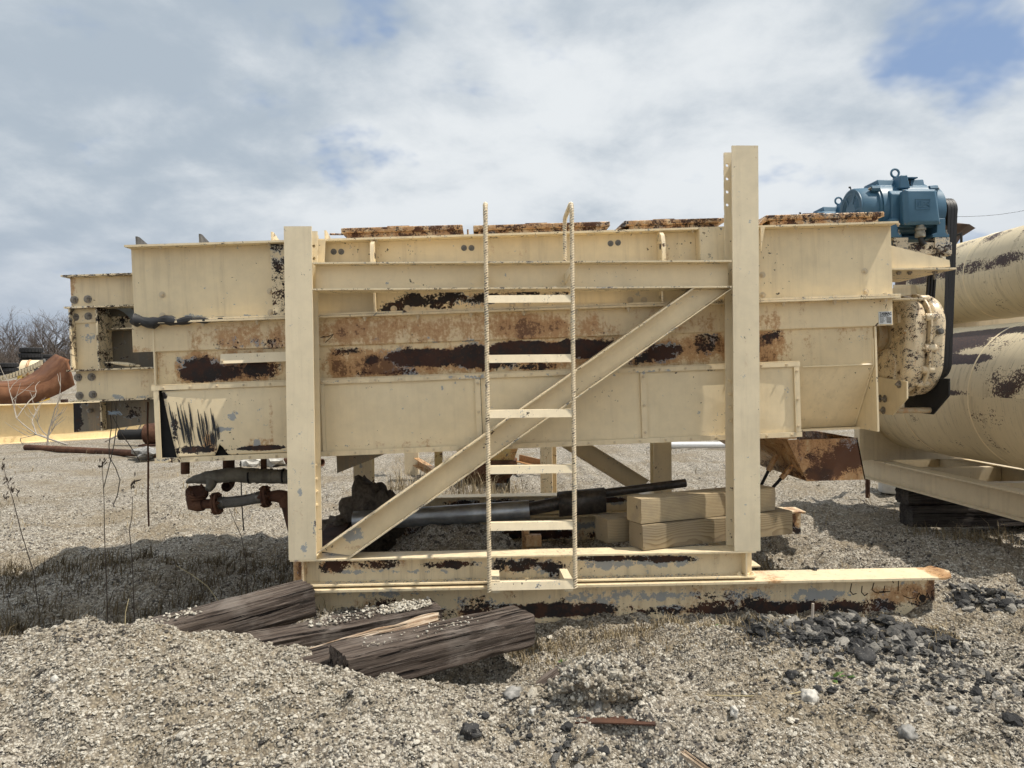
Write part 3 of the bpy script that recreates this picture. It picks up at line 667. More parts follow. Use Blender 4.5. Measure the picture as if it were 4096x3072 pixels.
M_BLACK = plain('black_cavity', (0.012, 0.012, 0.013), 0.85)
M_LID = paint('lid_paint', base=(0.66, 0.53, 0.34), chips=0.15, stain=0.17, seed=20, scale=1.8, rusty=(0.085, 0.034, 0.017), blackmix=0.25)
M_NUT = paint('nut_paint', base=(0.62, 0.53, 0.38), chips=0.0, seed=21, scale=2)
M_STEEL = plain('weathered_steel', (0.23, 0.22, 0.20), 0.5, 0.7, 0.2)
M_TAR = plain('tar_crust', (0.022, 0.023, 0.026), 0.62, 0, 0.1, 18, 0.8)

xa0 = B(496, 984, Y0).x; xa1 = B(3595, 887, Y0).x
xw0 = B(529, 1100, YW).x; xw1 = B(3567, 1050, YW).x
Zm = -0.438                                                # underside of the rim web
def mirror_y(y): return Y0 + Y1 - y
for s in (0, 1):
    f = (lambda y: y) if s == 0 else mirror_y
    b = MB(); b.box(xw0, xw1, f(YW), f(YW + .011), Zm + .0005, -0.0125); b.build('rim_web', M_RIM, mx)
    b = MB(); b.box(xa0, xa1, f(Y0), f(Y0 + .17), -0.012, 0); b.build('top_flange', M_FLANGE, mx)
    b = MB(); b.box(xa0 + .02, xa1 + .004, f(Y0 + .006), f(Y0 + .165), Zm - .011, Zm); b.build('rim_flange', M_FLANGE, mx)
    b = MB(); b.box(xa0 + .03, xa1 + .0, f(Y0 + .001), f(Y0 + .165), Zm - .025, Zm - .013); b.build('trough_flange', M_FLANGE, mx)
    xs0 = B(529, 1350, 4.385).x; xs1 = B(3572, 1290, 4.385).x
    zs = -0.625
    b = MB(); b.box(xs0, xs1, f(4.385), f(4.399), zs, Zm - .0255); b.build('trough_strip', M_STRIP, mx)
# end walls between the two rims
for x in (xw0, xw1):
    b = MB(); b.box(x + (.003 if x < 0 else -.013), x + (.013 if x < 0 else -.003), YW + .012, mirror_y(YW + .012), Zm + .001, -.013); b.build('end_wall', M_RIM, mx)
b = MB(); b.box(xw0 + .02, xw1 - .02, Y0 + .172, mirror_y(Y0 + .172), -.010, -.002); b.build('deck_plate', M_LID, mx)
# trough: upright sides, then sides sloping in to a narrow bottom
xt0 = B(621, 1450, 4.405).x; xt1 = B(3503, 1500, 4.405).x
zb = -1.262
b = MB(); prof = [(4.405, Zm - .027), (4.405, -0.862), (4.66, zb), (5.79, zb), (6.045, -0.862), (6.045, Zm - .027)]
b.yz(prof, xt0 + .012, xt1 - .010); b.build('trough', M_WALL, mx)
b = MB(); b.yz([(4.382, Zm - .03), (4.382, -1.285), (6.06, -1.285), (6.06, Zm - .03)], xt0, xt0 + .010); ep = b.build('end_plate', M_RAIL, mx)
b = MB(); b.yz([(4.392, zs - .004), (4.392, B(3508, 1727, 4.39).z), (6.06, -1.24), (6.06, zs - .004)], xt1 - .006, xt1 + .006); b.build('end_plate', M_PANEL, mx)
b = MB()                                                    # weld beads
b.tube([(B(3210, 1470, 4.41).x, 4.402, -.862), (xt1 - .02, 4.402, -.862)], .005, 6); b.build('weld_bead', M_PANEL, mx)
b = MB(); b.tube([(xt1 - .012, 4.405, -.70), (xt1 - .012, 4.403, -.862), (xt1 - .012, 4.655, zb + .01)], .006, 6); b.build('weld_bead', M_PANEL, mx)
b = MB(); b.tube([(xt0 + .02, 4.402, zs - .002), (xt1 - .01, 4.402, zs - .002)], .005, 6); b.build('weld_bead', M_STRIP, mx)
# heating jacket
JX0, JX1 = xt0, B(3200, 1600, 4.37).x
ZP1, ZP0 = -0.845, -1.272
b = MB(); b.box(JX0 + .012, JX1 - .004, 4.40, 4.412, ZP0 + .002, ZP1 - .002); b.build('jacket_gap_shade', M_BLACK, mx)  # black sheet stands in for shade in the gap behind the panels
b = MB(); b.box(JX1 - .003, JX1, 4.377, 4.70, ZP0, ZP1); b.build('jacket_end', M_PANEL, mx)
b = MB(); b.box(JX0 + .012, JX1 - .004, 4.380, 4.74, ZP0 - .004, ZP0 + .0); b.build('jacket_floor', M_RAIL, mx)
joints = [B(1150, 1700, 4.37).x, B(1291, 1700, 4.37).x, B(1927, 1680, 4.36).x, B(2578, 1650, 4.36).x, JX1]
def creased(x0, x1, mat):
    b = MB(); zc = (ZP0 + ZP1) / 2; xc = (x0 + x1) / 2; y = 4.378
    b.add([(x0, y, ZP0), (x1, y, ZP0), (x1, y, ZP1), (x0, y, ZP1), (xc, y - .007, zc)], [(0, 1, 4), (1, 2, 4), (2, 3, 4), (3, 0, 4)])
    return b.build('jacket_panel', mat, mx, smooth=0)
for x0, x1 in ((joints[1], joints[2]), (joints[2], joints[3]), (joints[3], joints[4])): creased(x0 + .002, x1 - .002, M_PANEL)
# left panel: sprung off its frame, lower left corner swung away and buckled
xA = B(650, 1600, 4.37).x; xB = joints[1] - .004; nx_, nz_ = 44, 18; V = []; F = []
zq = lambda t: ZP0 + (ZP1 - ZP0) * t
for j in range(nz_ + 1):
    t = j / nz_
    for i in range(nx_ + 1):
        s = i / nx_
        xl = xA + 0.080 * (1 - t) ** 1.1                     # left edge leans
        x = xl + (xB - xl) * s; z = zq(t) - 0.006 * 0
        y = 4.374 - 0.016 * max(0, 1 - s * 3.2) * (0.35 + (1 - t)) - 0.012 * math.exp(-((s - .5) / .3) ** 2 - ((t - .5) / .35) ** 2)
        bk = math.exp(-((s - 0.30) / 0.035) ** 2) * max(0, 1 - t * 2.6)      # the buckle
        y -= 0.030 * bk; z += 0.085 * bk * (1 - t)
        z = max(z, ZP0 + .016)
        z += 0.03 * max(0, 1 - s * 6) * t * 0 - 0.02 * max(0, 1 - s * 3) * (t > .9)
        V.append((x, y, z))
for j in range(nz_):
    for i in range(nx_): o = j * (nx_ + 1) + i; F.append((o, o + 1, o + nx_ + 2, o + nx_ + 1))
b = MB(); b.add(V, F); o = b.build('jacket_panel', M_TORN, mx, smooth=60); tag(o, 'buckled jacket panel sprung from its frame with black drips')
so = o.modifiers.new('thick', 'SOLIDIFY'); so.thickness = 0.003
# black tar drips down the sprung panel: short runs lying on the sheet
rng = random.Random(3); b = MB()
for k in range(64):
    s = 0.03 + 0.30 * rng.random(); t0 = 0.12 + 0.42 * rng.random() * (1 - s * 1.2); t1 = t0 + 0.10 + 0.34 * rng.random() * (1 - s)
    if s < .16 and k % 3 == 0: t1 += .15
    t1 = min(t1, .8); xs_ = []
    for t in (t0, (t0 + t1) / 2, t1):
        xl = xA + 0.080 * (1 - t) ** 1.1; y = 4.374 - 0.016 * max(0, 1 - s * 3.2) * (0.35 + (1 - t)) - 0.012 * math.exp(-((s - .5) / .3) ** 2 - ((t - .5) / .35) ** 2)
        bk = math.exp(-((s - 0.30) / 0.035) ** 2) * max(0, 1 - t * 2.6); xs_.append((xl + (xB - xl) * s - .01 * (1 - t), y - .0045 - .03 * bk - 0.0001 * k, zq(t)))
    w = 0.0014 + 0.0030 * rng.random()
    for (p0, p1, wa, wb) in ((xs_[0], xs_[1], w * .5, w * 1.1), (xs_[1], xs_[2], w * 1.1, w * .3)):
        b.add([(p0[0] - wa, p0[1], p0[2]), (p0[0] + wa, p0[1], p0[2]), (p1[0] + wb, p1[1], p1[2]), (p1[0] - wb, p1[1], p1[2])], [(0, 1, 2, 3)])
b.build('tar_drips', M_TAR, o)
# jacket frame bars and their bolts
def bar(x0, x1, z0, z1, y0, y1, mat=M_RAIL, name='jacket_bar'):
    b = MB(); b.box(x0, x1, y0, y1, z0, z1); return b.build(name, mat, mx)
bar(JX0 - .012, JX1 + .004, ZP1 - .012, ZP1 + .016, 4.362, 4.3725); bar(JX0 - .01, JX1 + .004, ZP0 - .016, ZP0 + .014, 4.362, 4.3725)
bar(JX0 - .012, JX1 + .004, ZP1 + .0175, ZP1 + .0225, 4.368, 4.404)
bar(JX0 + .0, JX0 + .030, ZP0 + .016, ZP1 - .014, 4.363, 4.371)
for x, w in ((joints[1] + .006, .010), (joints[2] - .017, .0165), (joints[2] + .0012, .0), (joints[3], .0175), (JX1 - .0175, .0165)):
    if w: bar(x - w, x + w, ZP0 + .016, ZP1 - .014, 4.362, 4.3725)
def bolts(pts, r=.009, h=.008, ax=(0, -1, 0), mat=M_NUT, washer=False, shank=.005, name='bolt'):
    proto = None
    for p in pts:
        if proto is None:
            b = MB(); b.bolt((0, 0, 0), ax, r, h, washer, shank); proto = b.build(name, mat, mx); proto.location = p
        else:
            c = proto.copy(); COL.objects.link(c); c.location = p
x = JX0 + .06; P1 = []
while x < JX1: P1 += [(x, 4.361, ZP1 + .002), (x + .02, 4.361, ZP0 - .002)]; x += .156
bolts(P1, .0065, .006)
bolts([(x, 4.361, z) for x in (joints[2] - .017, joints[3], JX1 - .0175) for z in (ZP1 - .04, (ZP0 + ZP1) / 2, ZP0 + .05)], .0075, .006)
# rim stiffeners, lugs and big washered bolts
def plate_x(x, y0, y1, z0, z1, t=.010, name='stiffener', mat=M_STIFF):
    b = MB(); b.box(x - t / 2, x + t / 2, y0, y1, z0, z1); return b.build(name, mat, mx)
for u in (1500, 2648): plate_x(B(u, 1230, Y0 + .03).x, Y0 + .012, YW - .001, Zm + .001, -.0125)
for u in (1488, 2652):                                      # lifting lugs standing out from the web
    p = B(u, 980, Y0 - .03); b = MB(); q = [(YW - .001, -.02), (YW - .001, -.235), (Y0 - .045, -.235), (Y0 - .05, -.10), (Y0 - .03, -.045), (Y0 + .01, -.02)]
    b.yz(q, p.x - .011, p.x + .011); o = b.build('lifting_lug', M_STIFF, mx)
    b = MB(); b.lathe((p.x - .0125, Y0 - .008, -.11), (1, 0, 0), [(0, .018), (.025, .018)], 14); b.build('lug_eye', M_HOLE, o)
b = MB(); b.box(B(1091, 1100, YW).x, B(1146, 1100, YW).x, YW - .030, YW - .002, Zm + .002, -.014); b.build('bracket', M_PEEL, mx)
b = MB(); b.box(B(2800, 960, 4.31).x, B(2897, 960, 4.31).x, 4.309, 4.317, -.215, -.002); b.build('bracket', M_STIFF, mx)
plate_x(B(2802, 960, 4.31).x, 4.317, YW - .001, -.215, -.013); 
b = MB(); b.xz([(B(1245, 930, 4.31).x, -.25), (B(1245, 930, 4.31).x, .02), (B(1272, 930, 4.31).x, .02), (B(1272, 930, 4.31).x, -.01), (B(1300, 930, 4.31).x, -.01), (B(1290, 1040, 4.31).x, -.25)], 4.309, 4.318); b.build('bracket', M_FRAME, mx)
b = MB(); b.xz([(B(3040, 903, 4.31).x, -.01), (B(3058, 905, 4.31).x, -.01), (B(3040, 1010, 4.31).x, -.17)], 4.300, 4.3085); b.build('bracket', M_FRAME, mx)
big = [(1575, 1236), (1630, 1234), (2049, 1220), (2105, 1220), (2521, 1200), (2576, 1200), (649, 1179), (651, 1263), (1081, 1165), (1084, 1250), (3458, 1085), (3463, 1167), (3049, 1100), (3050, 1181)]
bolts([(B(u, v, YW).x, YW, B(u, v, YW).z) for u, v in big], .0105, .012, washer=True)
bolts([(B(u, v, YW).x, YW, B(u, v, YW).z) for u, v in [(1335, 1007), (1365, 1007), (1856, 992), (1886, 992), (2442, 974), (2472, 971)]], .0095, .006, washer=True, shank=0, mat=M_STEEL)
xs = [B(818, 1320, 4.37).x + .3165 * k for k in range(-1, 15)]
bolts([(x, 4.355, Zm - .025) for x in xs if x < xw1], .012, .014, (0, 0, -1), shank=.012)
bolts([(x + .09, 4.35, -.012) for x in xs if x < xw1], .009, .007, (0, 0, -1), shank=.008)
bolts([(x, 4.355, Zm) for x in xs[-4:] if x < xw1], .012, .008, (0, 0, 1), shank=0)
# flat bar tacked on the trough, tipped up to the light
b = MB(); x0, x1 = B(884, 1430, 4.37).x, B(1150, 1430, 4.37).x; z0, z1 = B(1000, 1452, 4.37).z, B(1000, 1412, 4.37).z
b.yz([(4.352, z0), (4.346, z0 + .002), (4.366, z1), (4.372, z1 - .002)], x0, x1); b.build('flat_bar', M_RUNG, mx)
b = MB(); b.box(x0 + .01, x0 + .03, 4.372, 4.404, z0 + .01, z1 - .015); b.box(x1 - .03, x1 - .01, 4.372, 4.404, z0 + .01, z1 - .015); b.build('spacer', M_RUNG, mx)
p = B(892, 1443, 4.35); bolts([(x0 + .012, 4.349, z0 + .018)], .008, .008)
# rusted inspection lids on their curbs
def lid(u0, u1, vt, slope=0.0, vt1=None, hand=True):
    Yl = Y0 + .03
    a = B(u0, vt, Yl); c = B(u1, vt1 or vt, Yl); z1 = max((a.z + c.z) / 2, .05); th = .030; bk = mirror_y(Y0 + .03)
    b = MB(); b.box(a.x + .03 + slope, c.x - .03, Yl + .02, bk - .02, .0015, z1 - th - .001); cu = b.build('lid_curb', M_LID, mx)
    b = MB(); t = th
    b.xz([(a.x + slope, z1), (c.x, z1), (c.x, z1 - t), (a.x + slope, z1 - t)] if not slope else [(a.x + slope, z1), (c.x, z1), (c.x, z1 - t), (a.x + slope + .012, z1 - t), (a.x + .012, .004), (a.x, .010)], Yl, bk)
    l = b.build('lid', M_LID, mx, bevel=.005)
    if hand:
        xm = a.x + (c.x - a.x) * .47
        b = MB(); b.xz([(xm - .08, z1 + .0005), (xm - .07, z1 + .014), (xm + .06, z1 + .014), (xm + .07, z1 + .0005)], Yl + .05, Yl + .12); b.build('lid_patch', M_LID, mx)
        b = MB()
        for k in range(int((c.x - a.x - slope) / .022)):                   # tread plate: short slanted bars
            xx = a.x + slope + .011 + k * .022
            b.box(xx - .007, xx + .007, Yl - .0025, Yl + .02, z1 - t * (.75 if k % 2 else .45), z1 - t * (.45 if k % 2 else .12))
        q = b.build('tread_bars', M_LID, l); tag(q, kind='stuff')
lid(1363, 1850, 905); lid(1892, 2440, 893); lid(2462, 2897, 877, .055); lid(3036, 3538, 857, .045, 850)
for u, v, w in ((548, 948, 150), (800, 938, 110), (1087, 930, 60), (1300, 924, 60)):    # triangular gussets on the deck
    a = B(u, v, Y0 + .12); c = B(u + w * .5, 980, Y0 + .12)
    b = MB(); b.ext([(a.x, Y0 + .10, .001), (a.x, Y0 + .10, a.z), (a.x, Y0 + .13, a.z), (a.x, Y0 + .42, .001)], (.011, 0, 0)); b.build('gusset', M_STIFF if u > 1000 else M_STEEL, mx)
b = MB(); b.tube([B(1320, 937, 4.5), B(1372, 937, 4.55)], .006, 6); b.build('hinge_pin', M_LID, mx)
b = MB(); b.tube([B(1872, 945, 4.5), B(1871, 918, 4.5)], .006, 6); b.build('hinge_pin', M_LID, mx)
# crusted tar along the flange at the discharge end
b = MB(); pts = []; rs = []
for k in range(19):
    t = k / 18; u = 514 + 420 * t; p = B(u, 1296 - 14 * t, Y0); pts.append((p.x, Y0 + .02, Zm - .012 + .012 * math.sin(k * 1.3) * (1 - t))); rs.append((.036 + .009 * math.sin(k * 2.1)) * (1 - t * .72) if 0 < k < 18 else .008)
b.tube(pts, rs, 9); b.build('tar_crust', M_TAR, mx)
# nameplate
M_PLATE = plain('plate_white', (0.72, 0.73, 0.72), 0.4, 0.1, 0.08); M_INK = plain('ink', (0.03, 0.03, 0.035), 0.7)
p0 = B(3515, 1297, 4.383); p1 = B(3567, 1245, 4.383)
b = MB(); b.box(p0.x, p1.x, 4.3815, 4.3845, p0.z, p1.z); npl = b.build('nameplate', M_PLATE, mx)
def text(s, x, z, size, parent, mat, y, name='lettering', bold=0.0, sx=1.0):
    cu = bpy.data.curves.new(name, 'FONT'); cu.body = s; cu.size = size; cu.extrude = .0004; cu.offset = bold; cu.align_x = 'LEFT'
    o = bpy.data.objects.new('tmp', cu); COL.objects.link(o); dg = bpy.context.evaluated_depsgraph_get()
    me = bpy.data.meshes.new_from_object(o.evaluated_get(dg)); bpy.data.objects.remove(o)
    me.transform(Matrix.Translation((x, y, z)) @ Matrix.Rotation(R(90), 4, 'X') @ Matrix.Diagonal((sx, 1, 1, 1)))
    me.materials.append(mat); q = bpy.data.objects.new(name, me); COL.objects.link(q); q.parent = parent; return q
w = p1.x - p0.x; hgt = p1.z - p0.z
text('TARMAC', p0.x + .06 * w, p1.z - .27 * hgt, .0235, npl, M_INK, 4.3807, bold=.0006, sx=.80)
text('PRODUCTS, INC.', p0.x + .08 * w, p1.z - .40 * hgt, .0095, npl, M_INK, 4.3807, bold=.0002, sx=.86)
for k, s in enumerate(('SERIAL NO.', 'MFG. DATE', 'MFG. LOCATION', 'MOTOR NO.', 'WEIGHT')):
    text(s, p0.x + .08 * w, p1.z - (.52 + .095 * k) * hgt, .0052, npl, M_INK, 4.3807)
    b = MB(); zz = p1.z - (.52 + .095 * k) * hgt; b.box(p0.x + .58 * w, p0.x + .93 * w, 4.3809, 4.3814, zz - .001, zz + .0045); b.build('field_box', M_STEEL, npl)

# ---- discharge end: I-beams, column and the dark space between
YE = 4.45
M_END = paint('end_beam_paint', base=(0.76, 0.64, 0.425), chips=0.005, stain=-0.01, seed=23, dirt=0.18,
              blobs=bpx([(270, 1180, 14, 120, .1), (350, 1198, 40, 8, .12), (470, 1590, 120, 14, .05), (300, 1270, 30, 24, .1), (355, 1265, 30, 24, .16)], YE),
              stains=bpx([(275, 1130, 30, 60, .18), (560, 1520, 40, 60, .08)], YE), primer=bpx([(450, 1590, 60, 14, .2), (330, 1330, 40, 70, .14), (560, 1590, 70, 18, .16), (340, 1270, 20, 20, .2)], YE))
M_EDGE = paint('edge_paint', chips=0.14, seed=24, scale=1.8)
M_SOOT_DARK = paint('soot_dark_paint', base=(0.17, 0.15, 0.115), chips=0.05, stain=0.02, seed=25, dirt=0.5, blobs=bpx([(310, 1670, 40, 90, .3), (540, 1660, 60, 60, .1)], 4.6))  # soot on lower plates; base also darkened so the recessed interior reads dark
def endbeam(u0, u1, vt0, vt1, vb0, vb1, lip=.022):
    a = B(u0, vt0, YE); c = B(u1, vt1, YE); d_ = B(u0, vb0, YE)
    z1, z0 = (a.z + c.z) / 2, (d_.z + B(u1, vb1, YE).z) / 2
    for f in ((lambda y: y), mirror_y):
        b = MB(); b.box(a.x + lip, c.x, f(YE + .05), f(YE + .060), z0 + .0105, z1 - .0105); wb = b.build('end_beam_web', M_END, mx)
        b = MB(); b.box(a.x, c.x, f(YE - .01), f(YE + .10), z1 - .010, z1); b.build('end_beam_flange', M_EDGE, mx)
        b = MB(); b.box(a.x + .01, c.x, f(YE - .01), f(YE + .10), z0, z0 + .010); b.build('end_beam_flange', M_EDGE, mx)
    return a.x, c.x, z0, z1
t1 = endbeam(246, 531, 1102, 1091, 1237, 1223)
t2 = endbeam(269, 622, 1479, 1468, 1609, 1598)
for f in ((lambda y: y), mirror_y):
    ca = B(278, 1350, YE).x; cb = B(386, 1350, YE).x
    b = MB(); b.box(ca, cb, f(YE + .055), f(YE + .065), t2[3] + .001, t1[2] - .001); b.build('column_plate', M_END, mx)
    b = MB(); b.box(ca, ca + .009, f(YE + .0), f(YE + .0545), t2[3] + .001, t1[2] - .001); b.box(cb, cb + .010, f(YE + .0), f(YE + .16), t2[3] + .001, t1[2] - .001); b.build('column_flange', M_EDGE, mx)
    b = MB(); b.box(ca + .003, cb - .003, f(YE + .045), f(YE + .0545), B(300, 1290, YE).z, t1[2] - .002); b.build('splice_plate', M_END, mx)
b = MB(); b.box(t1[0] + .02, xw0 - .002, YE + .101, mirror_y(YE + .101), t1[3] - .03, t1[3] - .02); b.build('added_sun_block', M_SOOT_DARK, mx)  # added plate that stops sun leaking onto the shaded ground
b = MB(); b.box(t1[0] + .03, t1[0] + .04, YE + .11, mirror_y(YE + .11), -.62, t1[3] - .02); b.build('end_crosswall', M_SOOT_DARK, mx)
b = MB(); b.box(B(400, 1400, 4.7).x, xt0 - .002, YE + .22, YE + .23, t2[3] - .25, t1[2] - .005); b.build('inner_plate', M_SOOT_DARK, mx)
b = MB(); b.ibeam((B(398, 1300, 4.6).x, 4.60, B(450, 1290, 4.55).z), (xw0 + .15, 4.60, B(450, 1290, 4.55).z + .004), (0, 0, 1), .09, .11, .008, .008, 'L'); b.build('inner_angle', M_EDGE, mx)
b = MB(); b.box(B(405, 1200, 4.7).x, xw0 + .3, 4.70, 4.705, Zm - .09, Zm + .14); b.build('inner_plate', M_SOOT_DARK, mx)
# torn sheet hanging inside the end
V = []; F = []
for j in range(6):
    for i in range(9):
        s, t = i / 8, j / 5; V.append((B(430 + 120 * s, 1300, 4.56).x, 4.56 + .05 * math.sin(s * 2.5) + .03 * t, Zm + .115 - .02 * s - t * (.02 + .13 * s ** 1.5) + .02 * math.sin(s * 5)))
for j in range(5):
    for i in range(8): F.append((j * 9 + i, j * 9 + i + 1, j * 9 + i + 10, j * 9 + i + 9))
b = MB(); b.add(V, F); b.build('torn_sheet', plain('primer_sheet', (0.34, 0.40, 0.46), .5), mx, 60)
# lower end plates under the second beam
zz = B(300, 1612, 4.6).z
b = MB(); b.xz([(B(293, 1616, 4.56).x, zz), (B(404, 1616, 4.56).x, zz), (B(404, 1725, 4.56).x, B(404, 1722, 4.56).z), (B(296, 1727, 4.56).x, B(296, 1729, 4.56).z)], 4.56, 4.57); b.build('lower_plate', M_SOOT_DARK, mx)
b = MB(); b.xz([(B(406, 1612, 4.60).x, zz), (B(640, 1600, 4.60).x, zz), (B(640, 1688, 4.60).x, B(640, 1688, 4.60).z), (B(408, 1722, 4.60).x, B(408, 1722, 4.60).z)], 4.60, 4.61); b.build('lower_plate', M_SOOT_DARK, mx)
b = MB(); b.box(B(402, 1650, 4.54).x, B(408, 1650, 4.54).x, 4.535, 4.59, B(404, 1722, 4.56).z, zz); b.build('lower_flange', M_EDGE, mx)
M_BOLT = plain('rusty_bolt', (0.40, 0.36, 0.31), 0.6, 0.5, 0.3, 60, 0.3)
bolts([(B(u, v, YE + .05).x, YE + .047, B(u, v, YE + .05).z) for u, v in [(298, 1200), (352, 1197), (303, 1269), (355, 1265), (313, 1510), (367, 1508), (319, 1582), (372, 1578)]], .0125, .012, washer=True, mat=M_BOLT)
bolts([(B(u, v, 4.55).x, 4.555, B(u, v, 4.55).z) for u, v in [(362, 1642)]], .012, .03, mat=M_BOLT)
bolts([(B(u, v, 4.55).x, YE + .053, B(u, v, 4.55).z) for u, v in [(297, 1378)]], .008, .01, mat=M_BOLT)
b = MB(); b.tube([B(423, 1450, 4.46), B(470, 1453, 4.46), B(510, 1458, 4.46), B(565, 1464, 4.46)], [.004, .010, .013, .005], 8); b.build('debris_stick', M_EDGE, mx)

# ---- discharge chute under the drive end
M_CHUTE = paint('chute_paint', base=(0.55, 0.44, 0.27), chips=0.06, stain=0.20, seed=26, scale=1.6, rusty=(0.10, 0.042, 0.02), blackmix=0.05, dark=(0.05, 0.022, 0.013),
                blobs=bpx([(3330, 1850, 160, 90, .2), (3400, 1800, 80, 100, .14), (3250, 1900, 90, 40, .14), (3410, 1900, 70, 60, -.12)], 4.75))
ch = [(3148, 1760), (3430, 1752), (3462, 1918), (3228, 1925)]
Q = [B(u, v, 4.72) for u, v in ch]
b = MB(); b.ext([(q.x, 4.72, q.z) for q in Q], (0, .008, 0)); b.build('chute_front', M_CHUTE, mx)
b = MB(); b.add([(Q[0].x, 4.72, Q[0].z), (Q[3].x, 4.72, Q[3].z), (Q[3].x, 5.5, Q[3].z - .0), (Q[0].x - .28, 5.72, Q[0].z)], [(0, 3, 2, 1)]); o = b.build('chute_side', M_CHUTE, mx); o.modifiers.new('t', 'SOLIDIFY').thickness = .008
b = MB(); b.add([(Q[1].x, 4.72, Q[1].z), (Q[2].x, 4.72, Q[2].z), (Q[2].x, 5.6, Q[2].z), (Q[1].x, 5.72, Q[1].z)], [(0, 1, 2, 3)]); o = b.build('chute_side', M_CHUTE, mx); o.modifiers.new('t', 'SOLIDIFY').thickness = .008
xr0 = B(3120, 1760, 4.65).x; xr1 = B(3440, 1750, 4.65).x
b = MB(); b.box(xr0, xr1, 4.60, 4.75, zb - .016, zb - .003); b.build('chute_flange', M_RAIL, mx)
b = MB(); b.box(xr0 - .02, xr0 + .10, 4.63, 4.70, zb - .065, zb - .017); b.build('chute_clip', M_CHUTE, mx)
for u0, v0, u1, v1, yy in ((3090, 1850, 3040, 1950, 4.95), (3150, 1885, 3060, 1985, 4.85)):
    a = B(u0, v0, yy); c = B(u1, v1, yy); dd = (c - a).normalized()
    b = MB(); b.tube([a + dd * .06, c + dd * .08], .011, 8); b.build('gate_rod', M_BLACK, mx)
    b = MB(); b.tube([a - dd * .06, a + dd * .065], .019, 10); b.build('rod_socket', M_CHUTE, mx)

SQ = lambda L: [(B(1100 + a * .463, 750 + c * .463, 4.385).x, B(1100 + a * .463, 750 + c * .463, 4.385).z) for a, c in L]
for l in ([(395, 1297), (450, 1290), (505, 1268)], [(503, 1268), (480, 1300), (435, 1338)], [(408, 1284), (430, 1290)]): strokes(mx, [SQ(l)], .0035, 4.3845, M_BURN, 'scratch_mark', .0012)
# ------------------------------------------------------------------ drive end: motor brackets (part of the mixer)
def wpart(mb, name, mat, **k): return mb.xf(MINV).build(name, mat, mx, **k)
M_PLAIN = paint('bracket_paint', chips=-0.015, stain=-0.02, seed=31, dirt=0.1)
M_MOTBASE = paint('motor_base_paint', base=(0.60, 0.52, 0.38), chips=0.14, seed=32, scale=1.4, blackmix=0.3, rusty=(0.05, 0.024, 0.018))
for s in (0, 1):
    yy = 4.45 if s == 0 else 5.99
    wpart(MB().xz([(2.495, 2.206), (2.905, 2.103), (2.908, 2.062), (2.495, 2.053)], yy, yy + .010), 'bracket_gusset', M_PLAIN)
    wpart(MB().box(2.495, 2.925, 4.415 if s == 0 else 5.6, 5.05 if s == 0 else 6.04, 2.041, 2.052), 'bracket_shelf', M_FLANGE)
    wpart(MB().xz([(2.50, 1.925), (2.72, 1.958), (2.722, 1.90), (2.50, 1.868)], 4.56 if s == 0 else 5.9, 4.57 if s == 0 else 5.91), 'end_angle', M_PLAIN)
    wpart(MB().box(2.50, 2.73, 4.44 if s == 0 else 5.8, 4.56 if s == 0 else 6.0, 1.858, 1.867), 'end_angle', M_FLANGE)
for u, v in ((3577, 1105), (3620, 1122), (3720, 1100)):
    p = px(u, v, 4.55); wpart(MB().lathe((p.x, 4.50, 2.0405), (0, 0, -1), [(0, .016), (.012, .016), (.0121, .009), (.05 if u == 3720 else .02, .009)], 8), 'shelf_bolt', M_BOLT)
def motor_base(yc):
    for k, yy in enumerate((yc - .23, yc + .18)):
        b = MB(); plate_holes(b, -.037, .037, 2.62, 2.985, 0, .008, [(0.004, 2.655 + .048 * i, .0105) for i in range(7)])
        b.xf(Matrix(((0, 0, 1, 0), (0, 1, 0, yy), (1, 0, 0, 2.195), (0, 0, 0, 1))))
        wpart(b, 'slide_rail', M_MOTBASE)
        wpart(MB().box(2.60, 2.985, yy + .0085, yy + .055, 2.150, 2.158), 'slide_rail_foot', M_MOTBASE)
        for x in (2.64, 2.90): wpart(MB().box(x - .03, x + .03, yy + .010, yy + .05, 2.0525, 2.149), 'rail_leg', M_MOTBASE)
        for x in (2.60, 2.87):
            wpart(MB().box(x, x + .095, yy - .0085, yy - .0005, 2.165, 2.262).box(x, x + .095, yy - .0005, yy + .06, 2.254, 2.262), 'motor_clip', M_MOTBASE)
            for dx in (.022, .072): wpart(MB().bolt((x + dx, yy - .009, 2.187), (0, -1, 0), .011, .012, False), 'clip_bolt', M_BOLT)
motor_base(4.78); motor_base(5.55)

